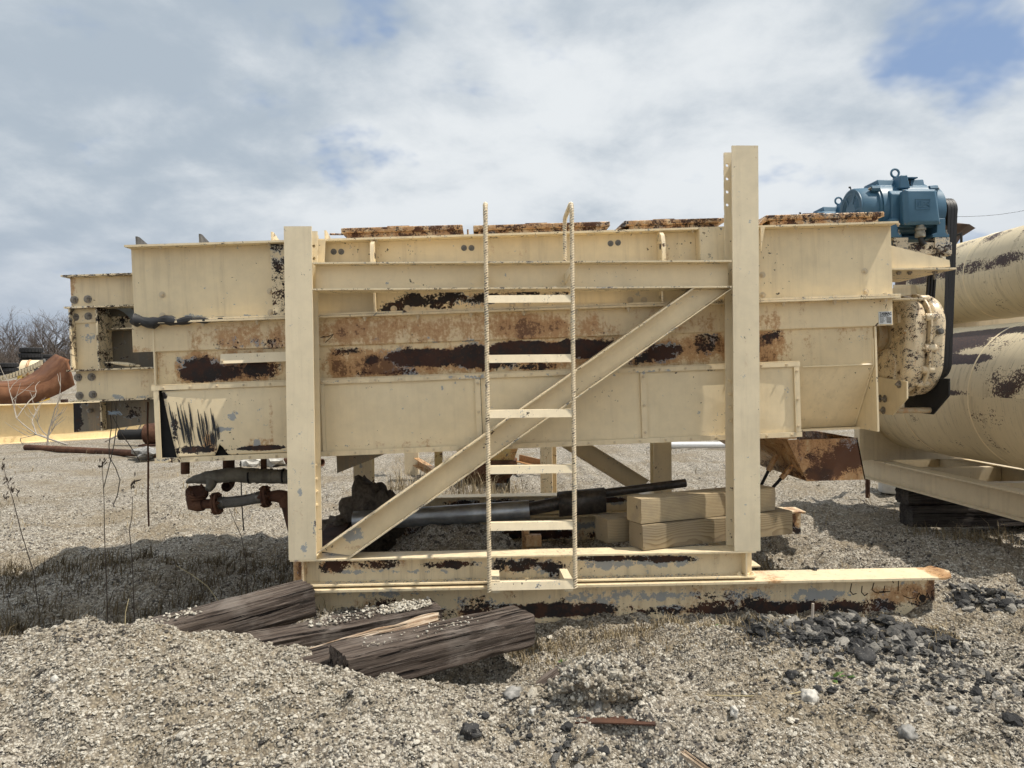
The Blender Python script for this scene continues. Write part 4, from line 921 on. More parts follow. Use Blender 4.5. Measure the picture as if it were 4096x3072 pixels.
# ------------------------------------------------------------------ blue electric motors
g = NT('motor_blue'); n = g.noise(g.pos(), 60, 4, .6); w_ = g.noise(g.pos(), 7, 4, .6)
M_BLUE = g.fin(g.mix(g.mr(w_, .35, .7, 0, .5), (0.042, 0.118, 0.190), (0.072, 0.158, 0.232)), g.mr(w_, .3, .7, .38, .52), g.bump(n, .12, .002))
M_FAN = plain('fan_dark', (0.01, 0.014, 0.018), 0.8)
M_RUB = plain('belt_rubber', (0.018, 0.018, 0.020), 0.55, 0, .1)
M_IRON = plain('sheave_iron', (0.07, 0.055, 0.045), 0.55, .4)
M_BRASS = plain('fitting_grey', (0.42, 0.39, 0.31), 0.5, .3, .25)
def motor(loc, label):
    t = thing('electric_motor', loc, label, 'motor', 'blue drive motors')
    cz = .21; r = .186; X0, X1 = -.29, .29
    def bm(): return MB()
    P = lambda mb, name, mat=M_BLUE, par=t, **k: mb.build(name, mat, par, **k)
    P(bm().lathe((0, 0, cz), (1, 0, 0), [(-.165, .170), (-.165, r), (.165, r), (.165, .170)], 40), 'frame')
    P(bm().lathe((0, 0, cz), (1, 0, 0), [(-.29, .120), (-.288, .150), (-.280, .156), (-.185, .160), (-.180, .176), (-.1655, .176)], 40), 'fan_cover')
    P(bm().lathe((0, 0, cz), (1, 0, 0), [(.1655, .178), (.18, .178), (.185, .168), (.262, .160), (.282, .13), (.285, .05)], 40), 'end_bell')
    # grille: solid hub disc, dark backing and curved bars between radial ribs
    b = bm(); b.lathe((-.286, 0, cz), (1, 0, 0), [(0, .121), (.003, .121)], 36); P(b, 'fan_shadow', M_FAN)
    b = bm(); b.lathe((-.293, 0, cz), (1, 0, 0), [(0, .062), (.006, .064)], 36); P(b, 'grille_hub')
    for rr in (.078, .093, .108, .128, .141):
        b = bm(); w2 = .0022 if rr < .12 else .010
        prof = [(rr - w2), (rr + w2)]; V = []; F = []
        for k in range(48):
            q = 2 * math.pi * k / 48
            for xx, ra in ((-.293, prof[0]), (-.293, prof[1]), (-.2865, prof[1]), (-.2865, prof[0])): V.append((xx, ra * math.sin(q), cz + ra * math.cos(q)))
        for k in range(48):
            k2 = (k + 1) % 48
            for e in range(4): F.append((k * 4 + e, k * 4 + (e + 1) % 4, k2 * 4 + (e + 1) % 4, k2 * 4 + e))
        P(b.add(V, F), 'grille_ring')
    for k in range(6):
        q = 2 * math.pi * (k + .5) / 6; b = bm(); c, s = math.cos(q), math.sin(q); w2 = .0045
        b.ext([(-.2945, .055 * s + w2 * c, cz + .055 * c - w2 * s), (-.2945, .138 * s + w2 * c, cz + .138 * c - w2 * s), (-.2945, .138 * s - w2 * c, cz + .138 * c + w2 * s), (-.2945, .055 * s - w2 * c, cz + .055 * c + w2 * s)], (.006, 0, 0)); P(b, 'grille_rib')
    for q in (45, 135, 225, 315):                                        # end shield ears with bolts
        c, s = math.cos(R(q)), math.sin(R(q))
        for xx in (-.20, .185):
            b = bm(); b.lathe((xx, s * .178, cz + c * .178), (1, 0, 0), [(-.02, .020), (.03, .024)], 8); P(b, 'ear')
            b = bm(); b.bolt((xx - .02 if xx < 0 else xx + .03, s * .178, cz + c * .178), (-1 if xx < 0 else 1, 0, 0), .010, .010, False); P(b, 'ear_bolt', M_BOLT)
    # flat sided frame casing, vents on top, lifting eye
    b = bm(); b.yz([(-.198, cz - .14), (-.198, cz + .075), (-.165, cz + .105), (-.12, cz + .105), (-.12, cz - .14)], -.125, .165); P(b, 'side_casing', bevel=.006)
    b = bm(); b.yz([(-.10, cz + .15), (-.085, cz + .197), (.085, cz + .197), (.10, cz + .15)], -.155, -.02); P(b, 'top_rib', bevel=.005)
    b = bm(); b.yz([(-.10, cz + .15), (-.085, cz + .199), (.085, cz + .199), (.10, cz + .15)], .055, .155); P(b, 'top_rib', bevel=.005)
    b = bm(); b.xz([(-.055, cz + .12), (-.045, cz + .205), (.0, cz + .208), (.01, cz + .16), (.02, cz + .12)], -.165, -.04); P(b, 'lug_block', bevel=.006)
    b = bm(); b.xz([(-.02, cz + .205), (.095, cz + .205), (.095, cz + .198), (-.02, cz + .198)], -.12, .1); P(b, 'top_hood')
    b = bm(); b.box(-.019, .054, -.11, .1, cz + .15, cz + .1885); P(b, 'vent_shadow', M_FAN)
    b = bm(); V = []
    b.lathe((-.022, -.06, cz + .205), (0, 0, 1), [(0, .014), (.014, .014)], 12); n1, n2 = 24, 8; o = len(b.v)
    for i in range(n1):
        q = 2 * math.pi * i / n1
        for j in range(n2):
            e = 2 * math.pi * j / n2; rr = .026 + .0072 * math.cos(e); b.v.append((-.022 + rr * math.cos(q), -.06 + .0072 * math.sin(e), cz + .246 + rr * math.sin(q)))
    for i in range(n1):
        for j in range(n2): b.f.append((o + i * n2 + j, o + ((i + 1) % n1) * n2 + j, o + ((i + 1) % n1) * n2 + (j + 1) % n2, o + i * n2 + (j + 1) % n2))
    P(b, 'lifting_eye')
    # feet
    for x in (-.19, .12):
        b = bm(); b.xz([(x, 0), (x + .11, 0), (x + .11, .02), (x + .085, .03), (x + .085, .12), (x + .03, .12), (x + .03, .03), (x, .02)], -.235, -.11); P(b, 'foot', bevel=.003)
        b = bm(); b.xz([(x, 0), (x + .11, 0), (x + .11, .02), (x + .085, .03), (x + .085, .12), (x + .03, .12), (x + .03, .03), (x, .02)], .11, .205); P(b, 'foot', bevel=.003)
        b = bm(); b.bolt((x + .095, -.225, .02), (0, 0, 1), .010, .010, False, .02); P(b, 'foot_bolt', M_BOLT)
    b = bm(); b.box(-.17, .2, -.10, .10, .012, .035); P(b, 'base_web')
    # terminal box
    z0, z1 = .085, .295; xL, xR = -.075, .150; yb, yf2 = -.199, -.275
    b = bm(); b.ext([(xL, yb, z0), (xR, yb, z0), (xR, yb, z1), (xL, yb, z1)], (0, yf2 + .03 - yb, 0)); tb = P(b, 'terminal_box', bevel=.006)
    b = bm(); q0 = [(xL - .005, z0 - .012), (xR + .008, z0 - .008), (xR - .022, z1 + .006), (xL - .012, z1 + .006)]; q1 = [(xL + .022, z0 + .008), (xR - .012, z0 + .010), (xR - .038, z1 - .010), (xL + .012, z1 - .010)]
    V = [(x, yf2 + .029, z) for x, z in q0] + [(x, yf2 + .018, z) for x, z in q0] + [(x, yf2, z) for x, z in q1]
    F = [(3, 2, 1, 0), (8, 9, 10, 11)] + [(i + 4 * k, (i + 1) % 4 + 4 * k, (i + 1) % 4 + 4 * k + 4, i + 4 * k + 4) for k in (0, 1) for i in range(4)]
    P(b.add(V, F), 'box_cover', M_BLUE, t, bevel=.005)
    for x, z in q0:
        b = bm(); b.bolt((x + (.01 if x < 0 else -.01), yf2 + .018, z + (.01 if z < .2 else -.01)), (0, -1, 0), .006, .005, False, 0); P(b, 'cover_screw', M_BOLT)
    # raised maker's letters in a frame
    lx, lz, lw, lh = -.012, .172, .092, .062; w3 = .0045
    def seg(ps): return strokes(t, [[(lx + a * lw, lz + c * lh) for a, c in ps]], w3, yf2 - .0001, M_BLUE, 'raised_letter', .0035)
    for ps in ([(0, 0), (1, 0), (1, 1), (0, 1), (0, 0)], [(.12, .74), (.12, .24), (.38, .24), (.38, .74)], [(.25, .68), (.25, .30)], [(.66, .24), (.46, .24), (.46, .74), (.66, .74), (.66, .50), (.50, .50)], [(.90, .44), (.74, .44), (.74, .74), (.90, .74), (.90, .10), (.74, .10)]): seg(ps)
    b = bm(); b.lathe((.04, -.235, z0 - .008), (0, 0, -1), [(0, .024), (.02, .025), (.0201, .034), (.032, .034), (.033, .027), (.045, .027), (.047, .031), (.075, .031), (.078, .024)], 14); P(b, 'cable_gland', M_BRASS)
    b = bm(); b.tube([(.04, -.235, z0 - .085), (.045, -.237, z0 - .105), (.062, -.245, z0 - .135)], .016, 10); P(b, 'cable_stub', M_RUB)
    b = bm(); b.tube([(-.288, .0, cz + .150), (-.29, .0, cz + .162), (-.298, .0, cz + .166)], .004, 6); b.lathe((-.302, 0, cz + .168), (1, 0, 0), [(0, .006), (.012, .006)], 8); P(b, 'cover_hook', M_FAN)
    # shaft and grooved sheave
    b = bm(); b.lathe((.285, 0, cz), (1, 0, 0), [(0, .025), (.12, .025)], 16); P(b, 'shaft', M_IRON)
    b = bm(); prof = [(.315, .03), (.315, .088)]
    for k in range(3): x = .318 + k * .022; prof += [(x, .088), (x + .006, .072), (x + .013, .072), (x + .019, .088)]
    prof += [(.384, .088), (.384, .03)]; b.lathe((0, 0, cz), (1, 0, 0), prof, 32); P(b, 'sheave', M_IRON)
    return t
mo = motor((2.735, 4.78, 2.264), 'nearer blue electric motor with square terminal box above the drive end')
m2 = copy_tree(mo); m2.location = (2.735, 5.55, 2.264); m2['label'] = 'farther blue electric motor half hidden behind the nearer one'

# ------------------------------------------------------------------ gear reducers with belts
M_GEAR = paint('gearbox_paint', base=(0.76, 0.645, 0.45), chips=0.12, stain=0.06, seed=41, scale=2.6, axes='yz', blackmix=0.25, gloss=.38, prim_w=.01,
               blobs=[(4.62, 1.38, .12, .10, .12), (4.66, 1.6, .1, .1, .02), (4.9, 1.62, .14, .14, .06)])
M_GEARDK = paint('gearbox_dirty_paint', base=(0.42, 0.34, 0.22), chips=0.05, stain=0.08, seed=42, scale=2.0, axes='yz')
def gearbox(label):
    t = thing('gear_reducer', (2.86, 4.83, 1.26), label, 'gearbox', 'gear reducers on the drive end'); o = Vector(t.location)
    def P(mb, name, mat=M_GEAR, **k): return mb.xf(Matrix.Translation(-o)).build(name, mat, t, **k)
    def outline(g_, n=44):
        pts = []
        cs = [(4.80, 1.715, .205), (4.87, 1.50, .255)]
        for k in range(n):
            q = 2 * math.pi * k / n; c, s = math.cos(q), math.sin(q)
            best = max(cs, key=lambda k_: k_[0] * c + k_[1] * s + k_[2]); 
            pts.append((best[0] + (best[2] + g_) * c, best[1] + (best[2] + g_) * s))
        return pts
    P(MB().yz(outline(-.004), 2.735, 2.8715), 'inner_housing', bevel=.045)
    P(MB().yz(outline(.008), 2.872, 2.888), 'joint_flange', bevel=.004)
    P(MB().yz(outline(-.002), 2.8885, 2.99), 'outer_housing', bevel=.032)
    for i, (y, z, r_) in enumerate([(4.612, 1.76, .026), (4.622, 1.56, .028), (4.648, 1.42, .026), (4.69, 1.885, .026), (4.83, 1.905, .026), (4.70, 1.33, .026), (4.85, 1.265, .026), (4.98, 1.29, .026), (4.97, 1.80, .026)]):
        b = MB(); b.lathe((2.825, y, z), (1, 0, 0), [(.02, r_ * .85), (.026, r_), (.090, r_), (.096, r_ * .85)], 12); P(b, 'boss')
        b = MB(); b.bolt((2.845, y, z), (-1, 0, 0), .014, .016, False, .014); b.bolt((2.921, y, z), (1, 0, 0), .014, .018, False, .014); P(b, 'case_bolt')
    b = MB()
    for k in range(5):
        q = R(20 + 40 * k); c, s = math.cos(q), math.sin(q); y, z = 4.84, 1.60
        b.ext([(2.722, y - .10 * c - .006 * s, z + .10 * s - .006 * c), (2.722, y - .22 * c - .006 * s, z + .22 * s - .006 * c), (2.722, y - .22 * c + .006 * s, z + .22 * s + .006 * c), (2.722, y - .10 * c + .006 * s, z + .10 * s + .006 * c)], (.03, 0, 0))
    P(b, 'casting_rib')
    P(MB().lathe((2.735, 4.93, 1.655), (-1, 0, 0), [(0, .125), (.012, .125), (.014, .105), (.05, .105), (.052, .115), (.075, .115), (.076, .07), (.12, .065)], 28), 'output_hub', M_GEARDK)
    P(MB().lathe((2.735, 4.86, 1.455), (-1, 0, 0), [(0, .115), (.012, .112), (.018, .085), (.02, .0)], 28), 'inspection_cover')
    for k in range(6):
        q = 2 * math.pi * k / 6; P(MB().bolt((2.72, 4.86 + .095 * math.cos(q), 1.455 + .095 * math.sin(q)), (-1, 0, 0), .008, .007, False, 0), 'cover_bolt')
    P(MB().lathe((2.735, 5.06, 1.47), (-1, 0, 0), [(0, .075), (.06, .075), (.07, .06)], 18), 'bearing_cap', M_GEARDK)
    for k, z in enumerate((1.73, 1.36)): P(MB().box(2.717, 2.74, 4.70 + .05 * k, 4.76 + .05 * k, z, z + .055), 'pad')
    P(MB().lathe((2.93, 4.605, 1.665), (0, -1, 0), [(0, .02), (.03, .02), (.031, .013), (.04, .013)], 14), 'oil_plug', M_STEEL)
    pl = [(4.575, 1.345), (4.575, 1.235), (4.74, 1.118), (5.10, 1.12), (5.10, 1.37), (5.0, 1.38)]
    P(MB().yz(pl, 2.702, 2.712), 'torque_plate', M_PLAIN)
    for y, z in ((4.66, 1.325), (4.83, 1.225), (4.89, 1.225), (4.85, 1.145), (5.02, 1.145)): P(MB().bolt((2.702, y, z), (-1, 0, 0), .014, .014, True, .012), 'torque_bolt', M_BOLT)
    P(MB().yz([(4.60, 1.36), (4.60, 1.25), (4.77, 1.118), (5.10, 1.12), (5.10, 1.37)], 2.995, 3.005), 'guard_plate', M_BLACK)
    P(MB().tube([(2.712, 4.80, 1.145), (2.995, 4.80, 1.145)], .02, 10), 'spacer_tube', M_GEARDK)
    # lower sheave and three belts
    yl, zl, rl = 4.87, 1.475, .112; yu, zu, ru = 4.78, 2.474, .083
    prof = [(3.045, .03), (3.045, rl + .006)]
    for k in range(3): x = 3.052 + k * .022; prof += [(x, rl + .006), (x + .006, rl - .012), (x + .013, rl - .012), (x + .019, rl + .006)]
    prof += [(3.118, rl + .006), (3.118, .03)]
    P(MB().lathe((0, yl, zl), (1, 0, 0), prof, 32), 'sheave', M_IRON); P(MB().lathe((2.985, yl, zl), (1, 0, 0), [(0, .03), (.06, .03)], 14), 'input_shaft', M_IRON)
    dy, dz = yl - yu, zl - zu; L = math.hypot(dy, dz); al = math.atan2(dz, dy); be = math.acos((ru - rl) / L)
    loop = []
    for k in range(17):
        q = al + be + (2 * math.pi - 2 * be) * k / 16; loop.append((yu + ru * math.cos(q), zu + ru * math.sin(q)))
    for k in range(17):
        q = al - be + 2 * be * k / 16; loop.append((yl + rl * math.cos(q), zl + rl * math.sin(q)))
    def off(pts, d_):
        out = []; n = len(pts); cy = sum(p[0] for p in pts) / n; cz_ = sum(p[1] for p in pts) / n
        for i in range(n):
            a, c = pts[i - 1], pts[(i + 1) % n]; ty, tz = c[0] - a[0], c[1] - a[1]; l = math.hypot(ty, tz); ny, nz = tz / l, -ty / l
            if ny * (pts[i][0] - cy) + nz * (pts[i][1] - cz_) < 0: ny, nz = -ny, -nz
            out.append((pts[i][0] + ny * d_, pts[i][1] + nz * d_))
        return out
    inn, outp = off(loop, -.004), off(loop, .008); n = len(loop)
    for k in range(3):
        x = 3.0525 + k * .022; b = MB(); V = [(x + .003, *p) for p in inn] + [(x - .001, *p) for p in outp] + [(x + .019, *p) for p in outp] + [(x + .015, *p) for p in inn]
        F = []
        for i in range(n):
            j = (i + 1) % n
            for e in range(4): F.append((e * n + i, e * n + j, ((e + 1) % 4) * n + j, ((e + 1) % 4) * n + i))
        P(b.add(V, F), 'drive_belt', M_RUB)
    return t
gb = gearbox('cream chipped gear reducer with black belts, nearer one at the drive end')
g2 = copy_tree(gb); g2.location = (2.86, 5.60, 1.26); g2['label'] = 'rear gear reducer mostly hidden behind the nearer one'
# ------------------------------------------------------------------ timbers
def wood_old(name, seed=0.0, a=(0.034, 0.025, 0.021), b_=(0.13, 0.103, 0.086), hi=(0.25, 0.22, 0.195), hi_amt=.5):
    g = NT(name); p = g.map(g.pos(), (1, 1, 1), (seed, seed * 1.7, seed * .6))
    q = g.map(p, (1.3, 52, 52)); n1 = g.noise(q, 1.0, 6, .7, .5); n2 = g.noise(g.map(p, (4, 110, 110)), 1.0, 4, .7); w = g.noise(p, 4, 5, .6)
    crack = g.mt('MAXIMUM', g.mr(g.noise(g.map(p, (.8, 24, 24)), 1.0, 5, .6, .3), .60, .65), g.mr(g.noise(g.map(p, (1.3, 52, 52), (3, 1, 2)), 1.0, 4, .6, .4), .61, .66))
    col = g.mix(g.mr(n1, .35, .65), a, b_); col = g.mix(g.mr(n2, .5, .72, 0, .5), col, hi)
    col = g.mix(g.mt('MULTIPLY', g.mr(w, .48, .68), hi_amt), col, hi); col = g.mix(crack, col, (0.008, 0.006, 0.006))
    h = g.mt('SUBTRACT', g.mt('ADD', n1, g.mt('MULTIPLY', n2, .4)), g.mt('MULTIPLY', crack, 1.4))
    return g.fin(col, .9, g.bump(h, .9, .010), spec=.2)
def pine(name, off=(0, .06, -.08), tint=1.0):
    g = NT(name); p = g.map(g.pos(), (1, 1, 1), off); s = g.sep(p)
    wob = g.noise(g.map(p, (1.8, 5, 5)), 1.0, 3, .5); kn = g.noise(g.map(p, (3.5, 3, 3)), 1, 1, .4)
    r = g.mt('SQRT', g.mt('ADD', g.mt('MULTIPLY', s[1], s[1]), g.mt('MULTIPLY', s[2], s[2])))
    r = g.mt('ADD', r, g.mt('ADD', g.mt('MULTIPLY', wob, .045), g.mt('MULTIPLY', kn, .03)))
    ring = g.mt('FRACT', g.mt('MULTIPLY', r, 120)); late = g.mt('MULTIPLY', g.mr(ring, .35, .95), .75)
    col = g.mix(late, tuple(q * tint for q in (0.52, 0.42, 0.265)), tuple(q * tint for q in (0.27, 0.19, 0.105)))
    fi = g.noise(g.map(p, (3, 160, 160)), 1, 4, .6); col = g.mix(g.mr(fi, .5, .75, 0, .35), col, (0.22, 0.17, 0.12))
    w = g.noise(p, 5, 4, .6); col = g.mix(g.mr(w, .45, .70, 0, .55), col, (0.25, 0.205, 0.15))
    cr = g.mr(g.noise(g.map(p, (.8, 22, 22)), 1, 4, .55, .2), .665, .685); col = g.mix(cr, col, (0.03, 0.02, 0.015))
    return g.fin(col, .72, g.bump(g.mt('SUBTRACT', g.mt('MULTIPLY', late, .2), cr), .4, .004), spec=.3)
def timber(name, A, Bp, w, h, mat, label, cat, group=None, rough=.004, up=(0, 0, 1), seg=26, chew=.012, seed=0, taper=None):
    """squared baulk from end centre A to end centre Bp; own axes, x along the grain"""
    A = Vector(A); Bp = Vector(Bp); L = (Bp - A).length; ax = (Bp - A).normalized(); up = Vector(up); up = (up - ax * up.dot(ax)).normalized(); sdv = up.cross(ax)
    M = Matrix((ax, sdv, up)).transposed().to_4x4(); M.translation = A
    rs_ = random.Random(seed + 17); k = 13 if rough > .003 else 5; seg = 40 if rough > .003 and seg > 20 else seg; b = MB(); ring = []
    for e in range(4):
        for j in range(k):
            t = -1 + 2 * j / k; ring.append([(t, -1), (1, t), (-t, 1), (-1, -t)][e])
    n = len(ring)
    cq = .10 if rough > .003 else .03
    ringr = [(a * (1 - cq * (abs(c) > .99 and abs(a) > .99)), c * (1 - cq * (abs(c) > .99 and abs(a) > .99))) for a, c in ring]
    for i in range(seg + 1):
        x = L * i / seg; ta = 1.0 if not taper else taper[0] + (taper[1] - taper[0]) * i / seg
        for a, c in ringr:
            q = Vector((x * 2 + seed, a * w * 6 + seed, c * h * 6))
            nn = mnoise.noise(q * 3) * rough * 1.4 + mnoise.noise(Vector((x * 3, a * 31 + seed * 3, c * 31))) * rough * 1.3
            if rough > .003:
                gr = mnoise.noise(Vector((x * 1.6 + seed * 5, (a + 2 * c) * w * 95 + seed, (c - 2 * a) * h * 95))); nn -= max(0, abs(gr) * -6 + 1.0) * .0055 * (rough / .004) * min(1, .4 + abs(mnoise.noise(Vector((x * 4, a * 3, c * 3 + seed)))) * 2.5)
            e_ = 0.0
            if i in (0, seg): e_ = (mnoise.noise(Vector((a * 4 + seed, c * 4, seed + i))) + .7 * mnoise.noise(Vector((a * 13 + seed, c * 13, i)))) * chew
            b.v.append((x + e_, a * (w / 2 + nn) * ta, c * (h / 2 + nn) * ta))
    for i in range(seg):
        for j in range(n): b.f.append((i * n + j, i * n + (j + 1) % n, (i + 1) * n + (j + 1) % n, (i + 1) * n + j))
    for i, fl in ((0, 1), (seg, 0)):
        c = len(b.v); b.v.append((L * i / seg, 0, 0))
        for j in range(n): t = (i * n + j, i * n + (j + 1) % n, c); b.f.append(t[::-1] if fl else t)
    o = b.build(name, mat, None, 50); o.matrix_world = M
    return tag(o, label, cat, group)
W1, W2, W3, W4 = [wood_old('weathered_tie_%d' % k, k * 2.3) for k in range(4)]
W5 = wood_old('dark_tie', 9.1, (0.022, 0.019, 0.018), (0.065, 0.055, 0.050), (0.13, 0.115, 0.10), .3)
WS = wood_old('split_wood', 4.4, (0.20, 0.115, 0.06), (0.52, 0.42, 0.31), (0.72, 0.66, 0.58), .9)
ties = 'weathered railway ties in front of the skid'
timber('railway_tie', (-0.995, 4.00, .205), (-1.90, 3.30, .135), .20, .170, W1, 'long grey-brown railway tie climbing from the gravel bank to the frame foot', 'timber', ties, seed=1)
timber('railway_tie', (-0.290, 3.93, .105), (-1.42, 3.42, .065), .20, .165, W2, 'railway tie with gravel on its end, middle of the three', 'timber', ties, seed=2)
timber('railway_tie', (0.170, 3.70, .130), (-0.655, 3.14, .150), .205, .165, W3, 'front railway tie jutting over a dark hollow', 'timber', ties, seed=3)
timber('railway_tie', (-.60, 3.40, .115), (-1.02, 3.18, .085), .16, .12, W4, 'stub of dark tie showing behind the front tie', 'timber', ties, seed=4, seg=12)
timber('split_plank', (-.262, 3.67, .162), (-1.0, 3.27, .122), .11, .075, WS, 'pale split plank lying between the railway ties', 'wood scrap', rough=.009, chew=.05, seed=5, taper=(1, .5))
timber('split_plank', gz(2255, 2672, .08), gz(2150, 2755, .04), .055, .022, W1, 'short dark splinter of wood sticking from the gravel', 'wood scrap', rough=.006, chew=.03, seed=6, seg=12)
timber('split_plank', gz(2735, 3010, .05), gz(2830, 3080, .03), .035, .018, WS, 'pale wood splinter at the bottom edge', 'wood scrap', rough=.004, chew=.03, seed=7, seg=12)
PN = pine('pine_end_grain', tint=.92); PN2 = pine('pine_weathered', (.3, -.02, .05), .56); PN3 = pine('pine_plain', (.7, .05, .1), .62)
pines = 'new pine timbers on the sill'
def pinebeam(corner, ang, L, z0, h, mat, label, seed, w=.16):
    ax = Vector((math.cos(R(ang)), math.sin(R(ang)), 0)); sdv = Vector((-ax.y, ax.x, 0)); A = Vector((corner[0], corner[1], z0 + h / 2)) + sdv * w / 2
    timber('pine_timber', A, A + ax * L, w, h - .002, mat, label, 'timber', pines, rough=.0012, chew=.004, seed=seed)
c = px(2565, 2002, 4.21)
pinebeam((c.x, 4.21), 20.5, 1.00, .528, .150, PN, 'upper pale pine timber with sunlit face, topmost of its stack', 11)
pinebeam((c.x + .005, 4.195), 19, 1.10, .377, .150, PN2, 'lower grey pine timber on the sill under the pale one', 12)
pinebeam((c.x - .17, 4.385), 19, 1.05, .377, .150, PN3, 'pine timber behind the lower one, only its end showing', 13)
# dark stacked ties beside the tanks
e0 = gz(3655, 2112, .0)
timber('railway_tie', (e0.x, e0.y + .12, .095), (e0.x + 2.6, e0.y + .02, .095), .22, .19, W5, 'dark tie on the gravel, lower of the pair beside the tank skid', 'timber', 'dark ties by the tanks', seed=21)
timber('railway_tie', (e0.x - .02, e0.y + .15, .275), (e0.x + 2.6, e0.y + .10, .275), .22, .165, W5, 'dark tie lying on another beside the tank skid', 'timber', 'dark ties by the tanks', seed=22)

# ------------------------------------------------------------------ pipes and hoses under the mixer
M_RUSTP = rust('pipe_rust', (0.075, 0.036, 0.024), (0.14, 0.070, 0.042), seed=2)
M_RUSTD = rust('dark_rust', (0.05, 0.03, 0.024), (0.11, 0.055, 0.035), seed=5)
M_WRAP = plain('pipe_wrap', (0.20, 0.19, 0.16), 0.75, 0, .25, 12, .4, (0.10, 0.095, 0.08))
g = NT('braid'); s_ = g.sep(g.pos()); n = g.noise(g.pos(), 40, 3)
wa = g.mt('SINE', g.mt('ADD', g.mt('MULTIPLY', s_[0], 420), g.mt('MULTIPLY', s_[2], 480))); wb = g.mt('SINE', g.mt('SUBTRACT', g.mt('MULTIPLY', s_[0], 420), g.mt('MULTIPLY', s_[2], 480)))
hh = g.mt('MULTIPLY', wa, wb); M_BRAID = g.fin(g.mix(g.mr(hh, -.5, .5), (0.07, 0.068, 0.065), (0.34, 0.33, 0.31)), .45, g.bump(hh, .6, .004), .6)
YH = 4.78
ho = px(960, 2010, YH)
hose = thing('flexible_hose', ho, 'rusty flanged pipe with braided steel hose hanging under the torn panel', 'pipe')
H_ = lambda mb, name, mat=M_RUSTP, par=None, **k: mb.xf(Matrix.Translation(-ho)).build(name, mat, par or hose, **k)
fa, el, fb, fc, e2, e3 = px(788, 1972, YH), px(775, 2016, YH), px(866, 2014, YH), px(1062, 1986, YH), px(1112, 1984, YH), px(1148, 2060, YH)
def flange(c, ax, r, t, n=4):
    ax = Vector(ax).normalized(); H_(MB().lathe(c - ax * t, ax, [(0, r * .9), (.002, r), (t - .003, r), (t - .002, r * .93), (t + .002, r * .93), (t + .003, r), (2 * t, r)], 26), 'flange')
    a = ax.orthogonal().normalized(); b2 = ax.cross(a)
    for k in range(n):
        q = 2 * math.pi * (k + .4) / n; p = c + (a * math.cos(q) + b2 * math.sin(q)) * r * .74
        b = MB(); b.bolt(p + ax * t, ax, .011, .012, False, .01); b.bolt(p - ax * t, -ax, .011, .012, False, .01); H_(b, 'flange_bolt')
bd = (fc - fb).normalized()
flange(fa, (.2, -.35, .9), .070, .016); flange(fb, bd, .073, .017); flange(fc, bd, .072, .016)
b = MB(); b.tube([fa + Vector((.0, -.01, .0)), el + Vector((-.005, 0, .03)), el + Vector((.0, 0, .0)), el + Vector((.03, 0, -.004)), el + Vector((.06, 0, 0))], [.045, .046, .048, .047, .045], 14); H_(b, 'elbow')
b = MB(); b.tube([el + Vector((.05, 0, 0)), fb - bd * .01], .032, 14); H_(b, 'pipe_nipple')
b = MB(); b.tube([fb + bd * .015, fb + bd * .05], .040, 16); b.tube([fc - bd * .055, fc - bd * .012], .040, 16); H_(b, 'ferrule', M_STEEL)
b = MB(); q0, q1 = fb + bd * .045, fc - bd * .05; b.tube([q0 + (q1 - q0) * t + Vector((0, 0, -.006 * math.sin(t * 3.14))) for t in [i / 8 for i in range(9)]], .036, 20); H_(b, 'braided_hose', M_BRAID)
b = MB(); b.tube([fc + bd * .01, e2, e2 + Vector((.03, 0, -.005)), e2 + Vector((.048, 0, -.03)), e2 + Vector((.052, 0, -.07))], [.03, .042, .046, .046, .040], 14); H_(b, 'elbow')
b = MB(); b.tube([e2 + Vector((.05, 0, -.06)), e2 + Vector((.085, .0, -.24))], [.03, .022], 12); H_(b, 'drop_pipe', M_RUSTD)
ip = px(1000, 1900, 4.85); ins = thing('wrapped_pipe', ip, 'grey cloth wrapped pipe with torn end above the braided hose', 'pipe')
I_ = lambda mb, name, mat=M_WRAP, **k: mb.xf(Matrix.Translation(-ip)).build(name, mat, ins, **k)
cl = [(742, 1930), (775, 1918), (815, 1912), (858, 1908), (900, 1900), (940, 1898), (1016, 1903), (1080, 1905), (1147, 1907), (1230, 1905)]; rr = [.012, .028, .040, .046, .048, .050, .049, .048, .048, .048]
b = MB(); b.tube([px(u, v, 4.85) for u, v in cl], rr, 16); o = I_(b, 'wrap')
dm = o.modifiers.new('sub', 'SUBSURF'); dm.levels = dm.render_levels = 2
tx = bpy.data.textures.new('wrinkle', 'CLOUDS'); tx.noise_scale = .05; dm = o.modifiers.new('wrinkle', 'DISPLACE'); dm.texture = tx; dm.strength = .018; dm.mid_level = .5
for u in (1000, 1030, 1085, 1135): b = MB(); p = px(u, 1904, 4.85); b.tube([p + Vector((-.006, 0, 0)), p + Vector((.006, 0, 0))], .0515, 18); I_(b, 'strap', M_BLACK if u in (1000, 1135) else M_WRAP)
for u, r_, vb in ((915, .038, 1885), (1055, .020, 1880)):
    b = MB(); p = px(u, 1828, 4.9); q = px(u, vb, 4.9); b.tube([p + Vector((0, 0, .05)), q], r_, 14); I_(b, 'riser', M_RUSTD)
b = MB(); b.tube([px(925, 1915, 4.95), px(918, 1938, 4.93), px(905, 1948, 4.87)], [.030, .032, .034], 14, hollow=.78); I_(b, 'open_elbow', M_RUSTD)
b = MB(); b.tube([px(832, 1960, YH), px(842, 1945, 4.80), px(850, 1915, 4.85)], [.022, .030, .04], 12); I_(b, 'branch', M_WRAP)
b = MB(); b.tube([px(741, 1838, 4.75), px(741, 1895, 4.75)], .027, 14); o = b.build('drain_stub', M_RUSTD); o.parent = mx; o.matrix_parent_inverse = MINV
